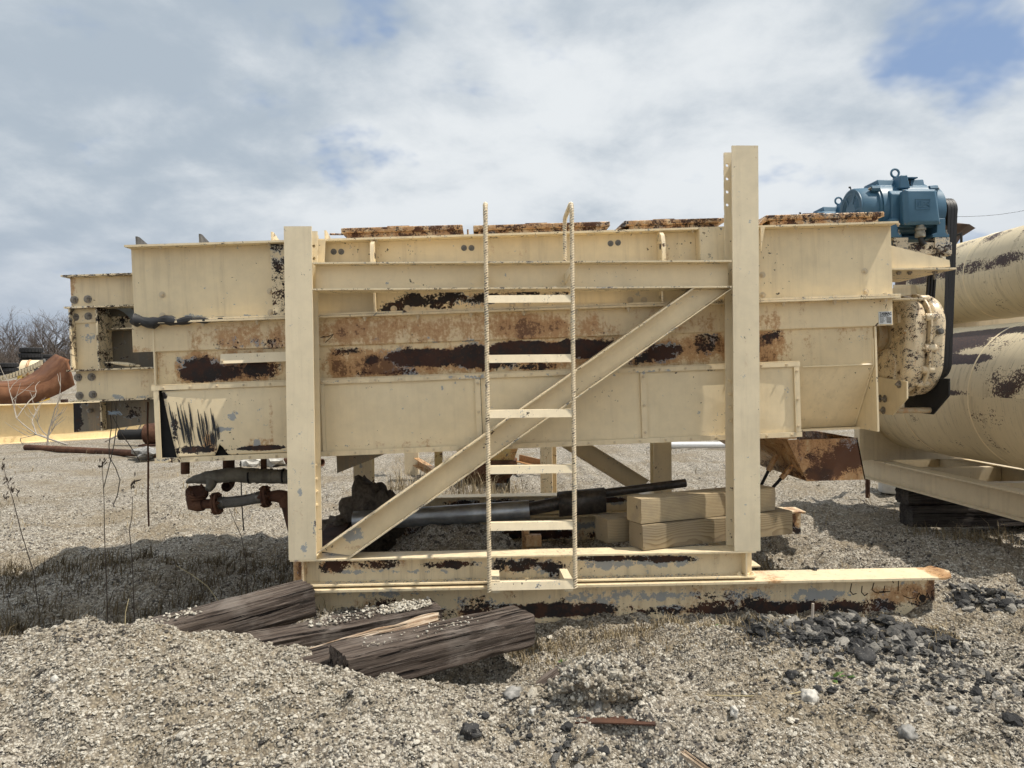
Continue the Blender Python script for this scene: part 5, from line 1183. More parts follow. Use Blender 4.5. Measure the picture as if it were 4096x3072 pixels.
b = MB(); b.tube([px(592, 1608, 4.6), px(590, 1700, 4.6), px(593, 1850, 4.6), px(592, 2000, 4.6), px(595, 2105, 4.6)], .0058, 7); tag(b.build('hanging_rod', M_RUSTD), 'thin dark rod hanging straight down from the discharge end', 'rod')
b = MB(); b.tube([px(963, 1845, 4.9), px(966, 2000, 4.9), px(975, 2122, 4.9)], .0045, 6); tag(b.build('hanging_rod', M_BLACK), 'thin black rod hanging behind the braided hose', 'rod')
M_WIRE = plain('old_rope', (0.07, 0.06, 0.05), .8); M_KNOT = plain('knot_blue', (0.30, 0.36, 0.42), .7)
rp = px(445, 1650, 4.5); rope = thing('rope', rp, 'thin dark rope with a pale blue knot tied under the discharge end', 'rope')
for L_ in ([(448, 1604), (447, 1640), (442, 1665), (447, 1700), (436, 1780), (437, 1830)], [(468, 1604), (466, 1640), (467, 1700), (456, 1780), (440, 1850), (415, 1950)], [(450, 1665), (490, 1740), (545, 1820), (560, 1850)], [(448, 1660), (462, 1640), (460, 1608)], [(438, 1830), (462, 1870), (480, 1920), (470, 1980), (452, 2022)]):
    b = MB(); b.tube([px(u, v, 4.5) - rp for u, v in L_], .0028, 6); b.build('strand', M_WIRE, rope)
b = MB(); kp = [px(445 + 22 * math.sin(k * 1.9) + k * 1.2, 1652 + 8 * math.cos(k * 2.7), 4.495 + .006 * math.sin(k)) - rp for k in range(22)]; b.tube(kp, .0042, 6); b.build('knot', M_KNOT, rope)
# galvanised tube, black shaft with its guard
g = NT('galvanised'); n = g.noise(g.pos(), 9, 5, .6); n2 = g.noise(g.map(g.pos(), (2, 30, 30)), 1, 4, .6)
M_GALV = g.fin(g.mix(g.mr(n, .35, .7), (0.50, 0.52, 0.54), (0.30, 0.315, 0.335)), g.mr(n2, .3, .7, .32, .55), g.bump(n, .1, .004), .85)
b = MB(); A_, B_ = Vector((-.93, 5.06, .41)), Vector((.285, 4.95, .488)); b.tube([A_ + (B_ - A_) * i / 10 for i in range(11)], .066, 26, hollow=.96); tag(b.build('steel_tube', M_GALV), 'dull grey steel tube lying on the spilled dirt under the mixer', 'tube')
sp_ = px(2320, 2010, 5.0); sh = thing('shaft', sp_, 'long black shaft with a bent sheet guard leaning under the mixer', 'shaft')
S_ = lambda mb, name, mat, **k: mb.xf(Matrix.Translation(-sp_)).build(name, mat, sh, **k)
M_OIL = plain('oily_black', (0.035, 0.030, 0.027), .42, .2, .3, 40, .4, (0.10, 0.085, 0.07))
b = MB(); b.tube([px(2060, 2045, 4.98), px(2160, 2028, 5.0), px(2240, 2012, 5.0)], .046, 14); S_(b, 'sleeve', M_OIL)
b = MB(); b.tube([px(2230, 2005, 5.0), px(2420, 1972, 5.02), px(2742, 1932, 5.06)], .030, 16); S_(b, 'rod', M_OIL)
c0, c1 = px(2232, 2010, 5.0), px(2418, 1992, 5.0)
b = MB(); V = []; F = []
prof = [(-.075, -.085), (-.078, .015), (-.06, .05), (0, .07), (.06, .055), (.08, .0), (.08, -.07)]
for c_ in (c0, c1):
    for dy, dz in prof: V.append((c_.x, c_.y + dy, c_.z + dz))
n = len(prof)
for i in range(n - 1): F.append((i, i + 1, n + i + 1, n + i))
o = S_(b.add(V, F), 'guard', M_OIL, smooth=60); so = o.modifiers.new('t', 'SOLIDIFY'); so.thickness = .005
# lump of caked soil, small rusty block
def lump(name, c, r, mat, seed, sub=4, amp=.45, f=2.2, flat=1.0):
    bm_ = bmesh.new(); bmesh.ops.create_icosphere(bm_, subdivisions=sub, radius=1)
    for v in bm_.verts:
        d = v.co.normalized(); k = 1 + amp * (mnoise.noise(d * f + Vector((seed, seed * 2, 0))) + .5 * mnoise.noise(d * f * 2.4 + Vector((seed, 0, 3))) + .28 * mnoise.noise(d * f * 6 + Vector((0, seed, 5))) + .15 * mnoise.noise(d * f * 14))
        v.co = Vector((d.x * r[0], d.y * r[1], d.z * r[2])) * k
    me = bpy.data.meshes.new(name); bm_.to_mesh(me); bm_.free(); me.polygons.foreach_set('use_smooth', [True] * len(me.polygons)); me.materials.append(mat)
    o = bpy.data.objects.new(name, me); COL.objects.link(o); o.location = c; return o
M_SOIL = plain('caked_soil', (0.155, 0.125, 0.095), .95, 0, .3, 40, .8, (0.07, 0.058, 0.046))
o = lump('soil_clump', (-.86, 5.35, .36), (.20, .16, .27), M_SOIL, 3.3); tag(o, 'upright lump of caked dark soil behind the left post', 'soil clump')
o = lump('soil_clump', (-1.02, 5.30, .24), (.22, .2, .17), M_SOIL, 8.3); tag(o, 'low lump of caked soil leaning on the taller one', 'soil clump')
p = px(2132, 2162, 4.75); b = MB(); b.box(p.x - .055, p.x + .055, 4.72, 4.78, p.z - .04, p.z + .04); b.box(p.x - .02, p.x + .02, 4.74, 4.76, p.z - .3, p.z - .041); b.box(p.x - .07, p.x - .02, 4.79, 4.85, p.z - .1, p.z + .1); tag(b.build('steel_lug', M_CHUTE, None, bevel=.008), 'small rusty plate lug standing behind the sill', 'steel lug')
# cross members tying front and rear sills, trough outlet seen under the jacket
for x in (-1.055, 1.60):
    b = MB(); b.ibeam((x, YF + .235, .291), (x, YR - .002, .291), (0, 0, 1), .15, .14); b.build('cross_member', M_RUSTD if x < 0 else M_SILL, fr)
b = MB(); P0 = [(-1.0, zb - .04), (-.58, zb - .012), (-.72, -1.33), (-1.0, -1.43)]
b.xz(P0, 4.66, 5.5); b.build('outlet_chute', M_SOOT_DARK, mx)

# ------------------------------------------------------------------ singled-out rocks and chunks
M_ROCK = plain('pale_rock', (0.60, 0.575, 0.52), .9, 0, .18, 25, .6); M_ROCKG = plain('grey_rock', (0.34, 0.33, 0.31), .9, 0, .3, 25, .6)
g = NT('asphalt_lump'); n = g.noise(g.pos(), 90, 4, .7); w_ = g.noise(g.pos(), 14, 4, .6); M_CHUNK = g.fin(g.mix(g.mr(n, .56, .7), g.mix(g.mr(w_, .4, .65), (0.036, 0.036, 0.038), (0.080, 0.078, 0.076)), (0.28, 0.265, 0.24)), .85, g.bump(n, .7, .006), spec=.3)
def rock(u, v, w, h, mat, label, seed, z=None, dep=None, amp=.5, cat='rock', name='rock'):
    p = gz(u, v, 0)
    for _ in range(4): p = gz(u, v, Hs(p.x, p.y) if z is None else z)
    s = p.y / FPX; r = (w * s / 2, (dep or (w + h) / 2) * s / 2, h * s / 2); o = lump(name, (p.x, p.y + r[1] * .5, p.z + r[2] * .6), r, mat, seed, 3, amp, 1.6)
    o.rotation_euler = (0, 0, seed); return tag(o, label, cat)
rock(3245, 2810, 70, 58, M_ROCK, 'large white angular rock below the asphalt heap', 1.2)
rock(3645, 2540, 34, 40, M_ROCK, 'small upright white rock on the asphalt heap', 2.2)
rock(2940, 2865, 34, 48, M_ROCK, 'pale upright stone in the soil below the rubble', 3.2)
rock(2050, 2790, 110, 34, M_ROCKG, 'flat grey slab of concrete in the gravel near the ties', 4.2, amp=.35)
rock(3470, 2660, 95, 70, M_CHUNK, 'largest dark asphalt slab in the middle of the heap', 5.2, amp=.4, cat='asphalt chunk', name='asphalt_chunk')
rock(3180, 2720, 64, 44, M_CHUNK, 'dark asphalt lump standing alone left of the heap front', 6.2, cat='asphalt chunk', name='asphalt_chunk')
rock(3640, 2960, 80, 60, M_ROCKG, 'grey weathered lump half buried at lower right', 7.2)
rock(3810, 2850, 90, 30, M_ROCKG, 'long pale flake of asphalt lying below the heap', 8.2, amp=.35)
rock(1880, 2950, 80, 60, M_CHUNK, 'dark lump in the soil at the bottom edge', 9.2, cat='asphalt chunk', name='asphalt_chunk')
rock(2130, 2860, 30, 32, M_ROCK, 'white stone in the hump of soil near the bottom', 10.2)
rock(3260, 2282, 20, 14, M_CHUNK, 'single black crumb lying on top of the skid beam', 1.9, z=.205, cat='asphalt chunk', name='asphalt_chunk')
rock(215, 2728, 34, 26, M_ROCK, 'larger white stone on the gravel bank, upper of two', 11.5)
rock(165, 2755, 32, 20, M_ROCKG, 'grey stone on the gravel bank below a white one', 12.5)
rs2 = random.Random(4)
ch0 = lump('asphalt_chunk', (0, 0, 0), (.032, .026, .019), M_CHUNK, 15.1, 2, .55, 1.6); ch1 = lump('asphalt_chunk', (0, 0, 0), (.036, .024, .022), M_CHUNK, 25.7, 2, .55, 1.8); ch2 = lump('asphalt_chunk', (0, 0, 0), (.026, .03, .024), M_CHUNK, 35.7, 2, .6, 1.4)
for k in range(48):
    o = (ch0, ch1, ch2)[k % 3]
    if k > 2: o = o.copy(); COL.objects.link(o)
    q = rs2.random() * 6.28; r = rs2.random() ** .5; x = 1.88 + .48 * r * math.cos(q); y = 3.74 + .20 * r * math.sin(q); s = .45 + .55 * rs2.random() ** 1.5
    o.location = (x, y, Hs(x, y) + .022 * (1 - r) + .010); o.rotation_euler = (rs2.random(), rs2.random(), rs2.random() * 6); o.scale = (s, s, s)
    tag(o, 'fist sized black asphalt chunk among others in the heap by the skid', 'asphalt chunk', 'asphalt chunks in the heap')
# crust of soil standing over a rusty plate edge
b = MB(); b.xy([(.33, 2.80), (.47, 2.79), (.64, 2.765), (.66, 2.98), (.35, 3.02)], .052, .058); tag(b.build('rusty_plate', M_RUSTD), 'edge of a rusty plate sticking from the soil hump', 'steel plate')

# compacted clod of gravel standing up behind the plate
o = lump('gravel_clod', (.47, 2.99, .10), (.20, .13, .115), bpy.data.materials['gravel_ground'], 6.4, 5, .42, 2.6); tag(o, 'upright clod of compacted gravel above the rusty plate', 'gravel clod')
cv_ = np.array([tuple(v.co + o.location) for v in o.data.vertices]); cn_ = np.array([tuple(v.normal) for v in o.data.vertices]); ksel = (cn_[:, 2] > -.1) & (np.random.rand(len(cv_)) < .8)
cp_ = cv_[ksel] + np.random.randn(int(ksel.sum()), 3) * .003; n_ = len(cp_); s_ = .0052 * np.exp(np.random.randn(n_) * .45)
tag(stone_cloud('clod_gravel', cp_, np.stack([s_ * 1.1, s_, s_ * .8], 1), np.random.rand(n_, 3) * 6.28, np.random.rand(n_), M_STONE, 13), 'small stones bound in the upright gravel clod', kind='stuff')
# ------------------------------------------------------------------ storage tanks on their skid
def tank_mat(name, r, blot, seed):
    g = NT(name); p = g.pos(); s = g.sep(p); ang = g.mt('ARCTAN2', s[2], s[0])
    cb = g.nd('ShaderNodeCombineXYZ'); g.set(cb.inputs[0], g.mt('MULTIPLY', s[1], 1.0)); g.set(cb.inputs[1], g.mt('MULTIPLY', ang, r)); cb.inputs[2].default_value = seed
    v = cb.outputs[0]
    dr = g.noise(g.map(v, (13, 1.3, 1)), 1.0, 8, .72, .3); dr2 = g.noise(g.map(v, (75, 6, 1)), 1.0, 6, .7, .4); bl = g.noise(g.map(v, (3.0, 3.4, 1)), 1.0, 7, .7); fi = g.noise(v, 60, 4, .7)
    col = g.mix(g.mr(g.noise(v, 1.4, 4), .35, .65), (0.72, 0.61, 0.41), (0.64, 0.54, 0.36))
    col = g.mix(g.mr(dr, .50, .74, 0, .55), col, (0.24, 0.175, 0.10)); col = g.mix(g.mr(dr2, .56, .70, 0, .6), col, (0.07, 0.048, 0.035))
    w = g.mt('ADD', g.mt('MULTIPLY', bl, .6), g.mt('MULTIPLY', fi, .4))
    tot = None
    for y0, a0, ry, ra, am in blot:
        d = g.mt('ADD', g.mt('POWER', g.mt('DIVIDE', g.mt('SUBTRACT', s[1], y0), ry), 2), g.mt('POWER', g.mt('DIVIDE', g.mt('SUBTRACT', ang, a0), ra), 2)); k = g.mt('MULTIPLY', g.mt('SUBTRACT', 1, d, clamp=True), am); tot = k if tot is None else g.mt('ADD', tot, k)
    w = g.mt('ADD', g.mt('ADD', w, .02), g.mt('MULTIPLY', tot, 1.5)) if tot is not None else w
    col = g.mix(g.mr(w, .60, .625), col, g.mix(g.mr(fi, .4, .65), (0.028, 0.017, 0.016), (0.085, 0.04, 0.026)))
    return g.fin(col, .55, g.bump(fi, .08, .002))
tk = thing('storage_tanks', (4.2, 6.0, 0.55), 'pair of streaked cream tanks stacked one above the other on a skid', 'tank'); TO = Vector(tk.location)
T_ = lambda mb, name, mat, **k: mb.xf(Matrix.Translation(-TO)).build(name, mat, tk, **k)
def tank(cx, cz, r, y0, y1, mat):
    b = MB(); prof = []
    for k in range(7): q = math.pi / 2 * k / 6; prof.append((y0 - y0 - .16 * math.cos(q), r * math.sin(q) if k else 0))
    prof += [((y1 - y0) * k / 12, r) for k in range(1, 13)]
    for k in range(5, -1, -1): q = math.pi / 2 * k / 6; prof.append((y1 - y0 + .10 * math.cos(q), r * math.sin(q) if k else 0))
    b.lathe((0, 0, 0), (0, 1, 0), prof, 64); o = b.build('tank_shell', mat, tk, 60); o.location = Vector((cx, y0, cz)) - TO
    return o
PI = math.pi
MT1 = tank_mat('lower_tank_paint', .57, [(1.2, 2.30, .75, .30, .20), (.9, 2.62, .5, .10, .22), (1.3, 3.10, .8, .07, .17), (1.75, 2.75, .18, .2, .14), (.7, 2.1, .6, .14, .16), (.3, 2.95, .3, .3, .1)], 2.0)
MT2 = tank_mat('upper_tank_paint', .36, [(1.6, 3.0, 1.2, .22, .10), (1.0, 2.2, 2.5, .3, .05)], 5.0)
tank(4.2, 1.215, .57, 4.72, 7.12, MT1); tank(4.58, 2.245, .38, 4.72, 7.12, MT2)
b = MB(); b.tube([Vector((4.50, 6.9, 2.61)), Vector((4.50, 6.9, 2.70)), Vector((4.50, 6.72, 2.70)), Vector((4.50, 6.72, 2.61))], .012, 8); T_(b, 'tank_handle', M_BLACK)
for cx_, cz_, r_ in ((4.2, 1.215, .57), (4.58, 2.245, .38)):
    for y_ in (5.35, 6.25):
        b = MB(); b.lathe((cx_, y_, cz_), (0, 1, 0), [(-.010, r_ - .002), (-.004, r_ + .004), (.004, r_ + .004), (.010, r_ - .002)], 64); T_(b, 'weld_seam', M_FRAME)
M_SKT = paint('tank_skid_paint', base=(0.62, 0.53, 0.37), chips=0.0, stain=-.01, seed=51, axes='yz', dirt=.15)
for x in (3.79, 4.66):
    b = MB(); b.ibeam((x, 4.3, .45), (x, 7.75, .45), (0, 0, 1), .20, .135, .011, .008); T_(b, 'skid_beam', M_SKT)
def saddle(y):
    arc = [(4.2 + .572 * math.cos(R(q)), 1.215 + .572 * math.sin(R(q))) for q in range(190, 351, 8)]
    b = MB(); b.xz([(3.60, .552)] + [(3.60, arc[0][1])] + arc + [(4.80, arc[-1][1]), (4.80, .552)], y, y + .012); T_(b, 'saddle', M_SKT)
    b = MB(); b.box(3.555, 3.597, y - .05, y + .05, .552, 1.20); T_(b, 'saddle_post', M_SKT)
    arc2 = [(4.58 + .367 * math.cos(R(q)), 2.27 + .367 * math.sin(R(q))) for q in range(200, 341, 10)]
    arc1 = [(4.2 + .572 * math.cos(R(q)), 1.215 + .572 * math.sin(R(q))) for q in range(40, 121, 8)]
    b = MB(); b.box(3.98, 5.3, y + .1, y + .112, 1.45, 2.25); T_(b, 'upper_saddle', M_SKT)
saddle(6.85)
for y in (5.5, 6.4, 7.3): b = MB(); b.box(3.80, 4.65, y, y + .08, .36, .53); T_(b, 'skid_cross', M_SKT)
M_BUCK = plain('white_plastic', (0.62, 0.62, 0.60), .55, 0, .08, 20, .1)
def bucket(x, y, w, label):
    b = MB(); c = .3; ring = lambda k: [(x + w / 2 * k * a, y + w / 2 * k * d) for a, d in ((-1, -c), (-c, -1), (c, -1), (1, -c), (1, c), (c, 1), (-c, 1), (-1, c))]
    V = []; F = []
    for z, k in ((0, .88), (.025, .96), (.33, 1.0), (.345, 1.04), (.352, .9)): V += [(*q, z + Hs(x, y)) for q in ring(k)]
    for i in range(4):
        for j in range(8): F.append((i * 8 + j, i * 8 + (j + 1) % 8, (i + 1) * 8 + (j + 1) % 8, (i + 1) * 8 + j))
    F += [tuple(range(7, -1, -1)), tuple(range(32, 40))]
    tag(b.add(V, F).build('plastic_block', M_BUCK, None, 30, bevel=.015), label, 'block', 'white blocks under the tank skid')
bucket(4.66, 8.15, .33, 'white plastic block under the tank skid, farther of two'); bucket(4.60, 7.45, .34, 'white plastic block under the tank skid, nearer of two')
b = MB(); p = px(3470, 1745, 7.9); b.lathe(p, (-.6, -.8, 0), [(0, .06), (.02, .06), (.021, .04), (.05, .04), (.051, .065), (.07, .065)], 18); b.tube([p, p + Vector((.3, .3, 0))], .03, 8); b.tube([p + Vector((0, 0, 0)), (p.x, p.y, 0)], .025, 8); tag(b.build('pipe_valve', M_RUSTD), 'dark flanged valve behind the end of the chute', 'valve')

# ------------------------------------------------------------------ far silo and power lines
sp0 = px(3700, 1000, 26); so_ = thing('silo', (sp0.x, 26, 0), 'distant brown silo whose cap edge shows behind the belts', 'silo'); Ms = plain('silo_brown', (0.10, 0.062, 0.045), .7, 0, .2, 3)
rE = px(3868, 928, 26).x - sp0.x; zE = px(3868, 928, 26).z
b = MB(); b.lathe((0, 0, 0), (0, 0, 1), [(0, rE * .62), (zE - .6, rE * .62)], 24); b.build('body', Ms, so_)
b = MB(); b.lathe((0, 0, zE), (0, 0, 1), [(-.6, rE * .60), (-.28, rE * .72), (0, rE), (.22, rE * .55), (.24, 0)], 10); b.build('cap', Ms, so_, 10)
for (u0, v0, u1, v1), lb in (((3700, 862, 4300, 790), 'upper thin power line above the tanks'), ((3700, 985, 4300, 938), 'lower thin power line just above the tanks')):
    a, c = px(u0, v0, 45), px(u1, v1, 45); b = MB(); b.tube([a + (c - a) * t + Vector((0, 0, -.5 * math.sin(t * PI))) for t in [i / 10 for i in range(11)]], .011, 5); tag(b.build('power_line', M_BLACK), lb, 'cable', 'power lines')

# ------------------------------------------------------------------ yard behind the mixer
M_YEL = paint('hopper_paint', base=(0.52, 0.40, 0.17), chips=.11, stain=.12, seed=61, scale=.9, rusty=(.10, .045, .022), blackmix=.3)
hp = px(1950, 1950, 9.2); hop = thing('hopper', (hp.x, 9.2, 0), 'small rusty yellow hopper standing on the gravel behind the mixer', 'hopper')
def frust(z0, z1, a0, b0, a1, b1, name, mat):
    V = [(-a0, -b0, z0), (a0, -b0, z0), (a0, b0, z0), (-a0, b0, z0), (-a1, -b1, z1), (a1, -b1, z1), (a1, b1, z1), (-a1, b1, z1)]
    b = MB(); b.add(V, [(3, 2, 1, 0), (4, 5, 6, 7), (0, 1, 5, 4), (1, 2, 6, 5), (2, 3, 7, 6), (3, 0, 4, 7)]); return b.build(name, mat, hop)
frust(.36, .95, .33, .3, .52, .45, 'bin', M_YEL); frust(.20, .355, .36, .32, .36, .32, 'rim_band', M_RUSTP); frust(.06, .195, .24, .2, .32, .28, 'spout', M_RUSTP)
for x in (-.26, .26):
    for y in (-.22, .22): b = MB(); b.box(x - .02, x + .02, y - .02, y + .02, -.05, .195); b.build('leg', M_BLACK, hop)
cp = gz(2195, 1968, 0); b = MB(); b.ibeam((cp.x, cp.y, -.05), (cp.x, cp.y, 1.5), (.5, 1, 0), .15, .15, .012, .01)
tag(b.build('steel_post', paint('far_post_paint', base=(.60, .50, .33), chips=.09, stain=.05, seed=62)), 'rust streaked cream post standing behind the ladder', 'post')
ct = gz(1650, 1906, 0); cv = thing('steel_stand', (ct.x, ct.y, 0), 'cream and rusty stand of columns and a rail behind the diagonal brace', 'stand')
b = MB(); b.box(-.1, .09, -.08, .08, -.05, 1.3); b.build('column', M_SKT, cv)
b = MB(); b.box(.36, .46, -.7, -.58, -.05, 1.3); b.build('column', M_YEL, cv)
b = MB(); b.ibeam((.06, -.1, .22), (.40, -.62, .10), (0, 0, 1), .11, .08, .01, .01, 'C'); b.build('rail', M_CHUTE, cv)
p = px(2130, 1845, 10.2); b = MB(); b.ibeam((p.x - .2, 10.6, p.z), (p.x + .25, 10.0, p.z - .05), (0, 0, 1), .10, .10, .012, .012, 'L'); b.box(p.x - .25, p.x - .20, 10.58, 10.63, -.05, p.z); tag(b.build('steel_angle', plain('orange_lit_steel', (.38, .19, .07), .7)), 'short steel angle behind the hopper, coloured orange as lit', 'steel angle')  # orange light on the yellow angle is put into its colour
M_PVC = plain('white_pipe', (0.74, 0.75, 0.76), .4, 0, .05)
a = gz(2600, 1793, 0); c = gz(3060, 1793, 0); b = MB(); b.tube([(a.x, a.y, .06), (c.x, c.y, .06)], .06, 16, hollow=.9); tag(b.build('white_pipe', M_PVC), 'white pipe lying across the yard behind the right post', 'pipe')
a = gz(105, 1802, 0); c = gz(1290, 1866, 0); b = MB(); b.tube([(a.x, a.y, .06), ((a.x + c.x) / 2, (a.y + c.y) / 2, .058), (c.x, c.y, .06)], .062, 14, hollow=.85); tag(b.build('long_pipe', M_RUSTP), 'long brown steel pipe lying on the gravel at the left', 'pipe')
p = px(560, 1738, 15.5); bp = thing('capped_pipe', p, 'black pipe with a fat brown collar behind the long pipe', 'pipe')
b = MB(); b.tube([(-.42, 0, 0), (.15, 0, .0)], .11, 18, hollow=.8); b.build('pipe', M_BLACK, bp)
b = MB(); b.lathe((.12, 0, .02), (1, 0, 0), [(0, .2), (.02, .22), (.7, .22)], 20); b.build('collar', M_RUSTP, bp)
b = MB(); b.box(.1, .8, -.3, .3, -p.z - .1 + .0, -.19); b.build('cradle', M_RUSTD, bp)
def far_rock(u, v, w, h, label, seed):
    p = gz(u, v, 0); s = p.y / FPX; o = lump('concrete_chunk', (p.x, p.y, h * s * .4), (w * s / 2, w * s / 2.6, h * s / 2), M_ROCKG if seed in (2.7, 6.5) else M_ROCK, seed, 2, .7, 1.7); o.data.polygons.foreach_set('use_smooth', [False] * len(o.data.polygons)); tag(o, label, 'concrete')
far_rock(590, 1830, 110, 46, 'pale broken concrete slab beside the long pipe', 2.7); far_rock(1010, 1868, 90, 40, 'broken concrete piece stained brown under the wrapped pipe', 3.9); far_rock(1095, 1862, 90, 56, 'white rubble lump just left of the left post', 5.5); far_rock(1235, 1862, 60, 40, 'pale rubble lump behind the left post', 6.5)
# cream girder, rusty curved section, machine scraps
def px_g(u, Y): return px(u, 1600, Y)
A_, B_ = Vector((-13.5, 14.0, .0)), Vector((-7.8, 18.4, .0)); d = (B_ - A_).normalized(); A_ = A_ - d * 2
M_GIR = paint('girder_paint', base=(0.80, 0.66, 0.40), chips=-.05, stain=.0, seed=71, scale=.5, dirt=.06)
gd = thing('steel_girder', (A_.x, A_.y, 0), 'long sunlit cream girder lying across the yard at far left', 'girder'); b = MB(); b.ibeam((0, 0, .43), B_ - A_ + Vector((0, 0, .43)), (0, 0, 1), .87, .30, .02, .016, 'C'); b.build('channel', M_GIR, gd)
b = MB(); q = d * 1.2
for t in (3.2, 5.0): b.ibeam(d * t + Vector((.09, -.07, .02)), d * t + Vector((.09, -.07, .84)), (1, 0, 0), .02, .14, kind='P')
b.build('stiffener', M_GIR, gd)
M_RC = rust('curved_rust', (0.15, 0.066, 0.034), (0.23, 0.108, 0.055), (.10, .046, .03), .5)
rc = thing('curved_section', px(140, 1560, 20), 'curved rusty steel section rearing up above the cream girder', 'steel section'); ro = Vector(rc.location)
near = [(-120, 1540), (0, 1544), (60, 1545), (119, 1542), (165, 1532), (203, 1518), (246, 1486), (268, 1450), (275, 1438)]; farE = [(-140, 1522), (-20, 1525), (40, 1523), (90, 1513), (125, 1495), (152, 1475), (185, 1443), (212, 1422), (222, 1416)]; bot = [(-120, 1612), (0, 1616), (70, 1616), (137, 1612), (172, 1602), (203, 1590), (246, 1571), (282, 1551), (300, 1540)]
def sheet(L1, Y1_, L2, Y2_, name):
    V = [px(u, v, Y1_) - ro for u, v in L1] + [px(u, v, Y2_) - ro for u, v in L2]; n = len(L1); b = MB(); b.add(V, [(i, i + 1, n + i + 1, n + i) for i in range(n - 1)]); o = b.build(name, M_RC, rc, 60); o.modifiers.new('t', 'SOLIDIFY').thickness = .03
sheet(near, 20, farE, 21.3, 'flange'); sheet([(u - 2, v + 3) for u, v in near], 20.03, bot, 20.0, 'web')
b = MB()
for k in range(3): b.box(px(-40 + 150 * k, 1620, 20.2).x - ro.x - .06, px(-40 + 150 * k, 1620, 20.2).x - ro.x + .06, .1, .25, -ro.z - .1, px(0, 1600, 20.2).z - ro.z)
b.build('prop', M_RUSTD, rc)
p = px(130, 1480, 27); zt = thing('scrap_drum', (p.x, 27, Hs(p.x, 27)), 'cream drum with yellow frame among the scrap at far left', 'drum')
b = MB(); b.lathe((-.35, 0, p.z - Hs(p.x, 27)), (1, .2, 0), [(0, .30), (.02, .36), (.72, .36), (.74, .3)], 22); b.build('drum', M_FRAME, zt); b = MB()
for dx in (-.3, .25): b.box(dx, dx + .12, -.4, .4, -.1, p.z - Hs(p.x, 27) - .2)
b.build('cradle', plain('yellow_paint', (.55, .36, .06), .5), zt)
b = MB(); b.lathe((-.1, 0, p.z - Hs(p.x, 27)), (1, .2, 0), [(0, .37), (.03, .385), (.06, .37)], 22); b.build('band', M_CHUTE, zt)
pts = [px(u, v, 24) for u, v in ((-90, 1528), (0, 1512), (50, 1500), (100, 1482), (145, 1462), (180, 1442))]; rgp = pts[0]; rg = thing('toothed_rail', (rgp.x, 24, 0), 'grey curved toothed rail leaning over the scrap at far left', 'gear rail'); ro2 = Vector((rgp.x, 24, 0))
b = MB()
for a, c in zip(pts, pts[1:]): b.ibeam(a - ro2, c - ro2, (0, 0, 1), .13, .12, kind='P')
b.build('rail', M_STEEL, rg); b = MB()
for a, c in zip(pts, pts[1:]):
    for t in (0, .25, .5, .75): q = a + (c - a) * t - ro2; b.box(q.x - .03, q.x + .03, -.1, .05, q.z - .10, q.z + .05)
tag(b.build('teeth', M_SKT, rg), kind='stuff')
b = MB(); b.box(-.1, .1, -.1, .1, -.2, pts[0].z); b.box(pts[-2].x - ro2.x - .05, pts[-2].x - ro2.x + .05, -.05, .05, -.2, pts[-2].z - .07); b.build('prop', M_STEEL, rg)
M_TYRE = plain('tyre_rubber', (0.022, 0.022, 0.024), .8, 0, .2, 12, .4)
def tyre(x, y, z, r, h):
    b = MB(); b.lathe((0, 0, 0), (0, 0, 1), [(.0, r * .55), (0, r * .86), (h * .12, r * .97), (h * .3, r), (h * .7, r), (h * .88, r * .97), (h, r * .86), (h, r * .55), (h * .85, r * .5), (h * .15, r * .5), (0, r * .55)], 28)
    for k in range(22):
        q = 2 * PI * k / 22; c, s = math.cos(q), math.sin(q)
        b.ext([(r * 1.0 * c - .05 * s, r * 1.0 * s + .05 * c, h * .15), (r * 1.03 * c - .05 * s, r * 1.03 * s + .05 * c, h * .15), (r * 1.03 * c + .05 * s, r * 1.03 * s - .05 * c, h * .15), (r * 1.0 * c + .05 * s, r * 1.0 * s - .05 * c, h * .15)], (0, 0, h * .7))
    o = b.build('tyre', M_TYRE); o.location = (x, y, z); return o
for (u, v0, n, Y, w, nm) in ((126, 1452, 3, 36, 78, 'tall stack by the bushes'), (34, 1492, 2, 33, 68, 'low stack at the left edge'), (184, 1442, 2, 40, 42, 'small far stack')):
    p = px(u, v0, Y); zz = Hs(p.x, Y); r = w * Y / FPX / 2; h = (p.z - zz) / n if False else r * .55; base = max(zz, p.z)
    n0 = 0
    while zz + n0 * h < base - .05: n0 += 1
    tot = n0 + n; step = h
    for k in range(tot):
        o = tyre(p.x + .03 * math.sin(k * 3), Y + .03 * math.cos(k * 5), zz + k * step, r, h * .97)
        nth = 'topmost' if k == tot - 1 else 'bottom' if k == 0 else '%s from the top' % ('second', 'third', 'fourth', 'fifth', 'sixth', 'seventh', 'eighth')[tot - 2 - k]
        tag(o, 'black worn truck tyre, %s of the %s' % (nth, nm), 'tyre', 'stacked tyres')

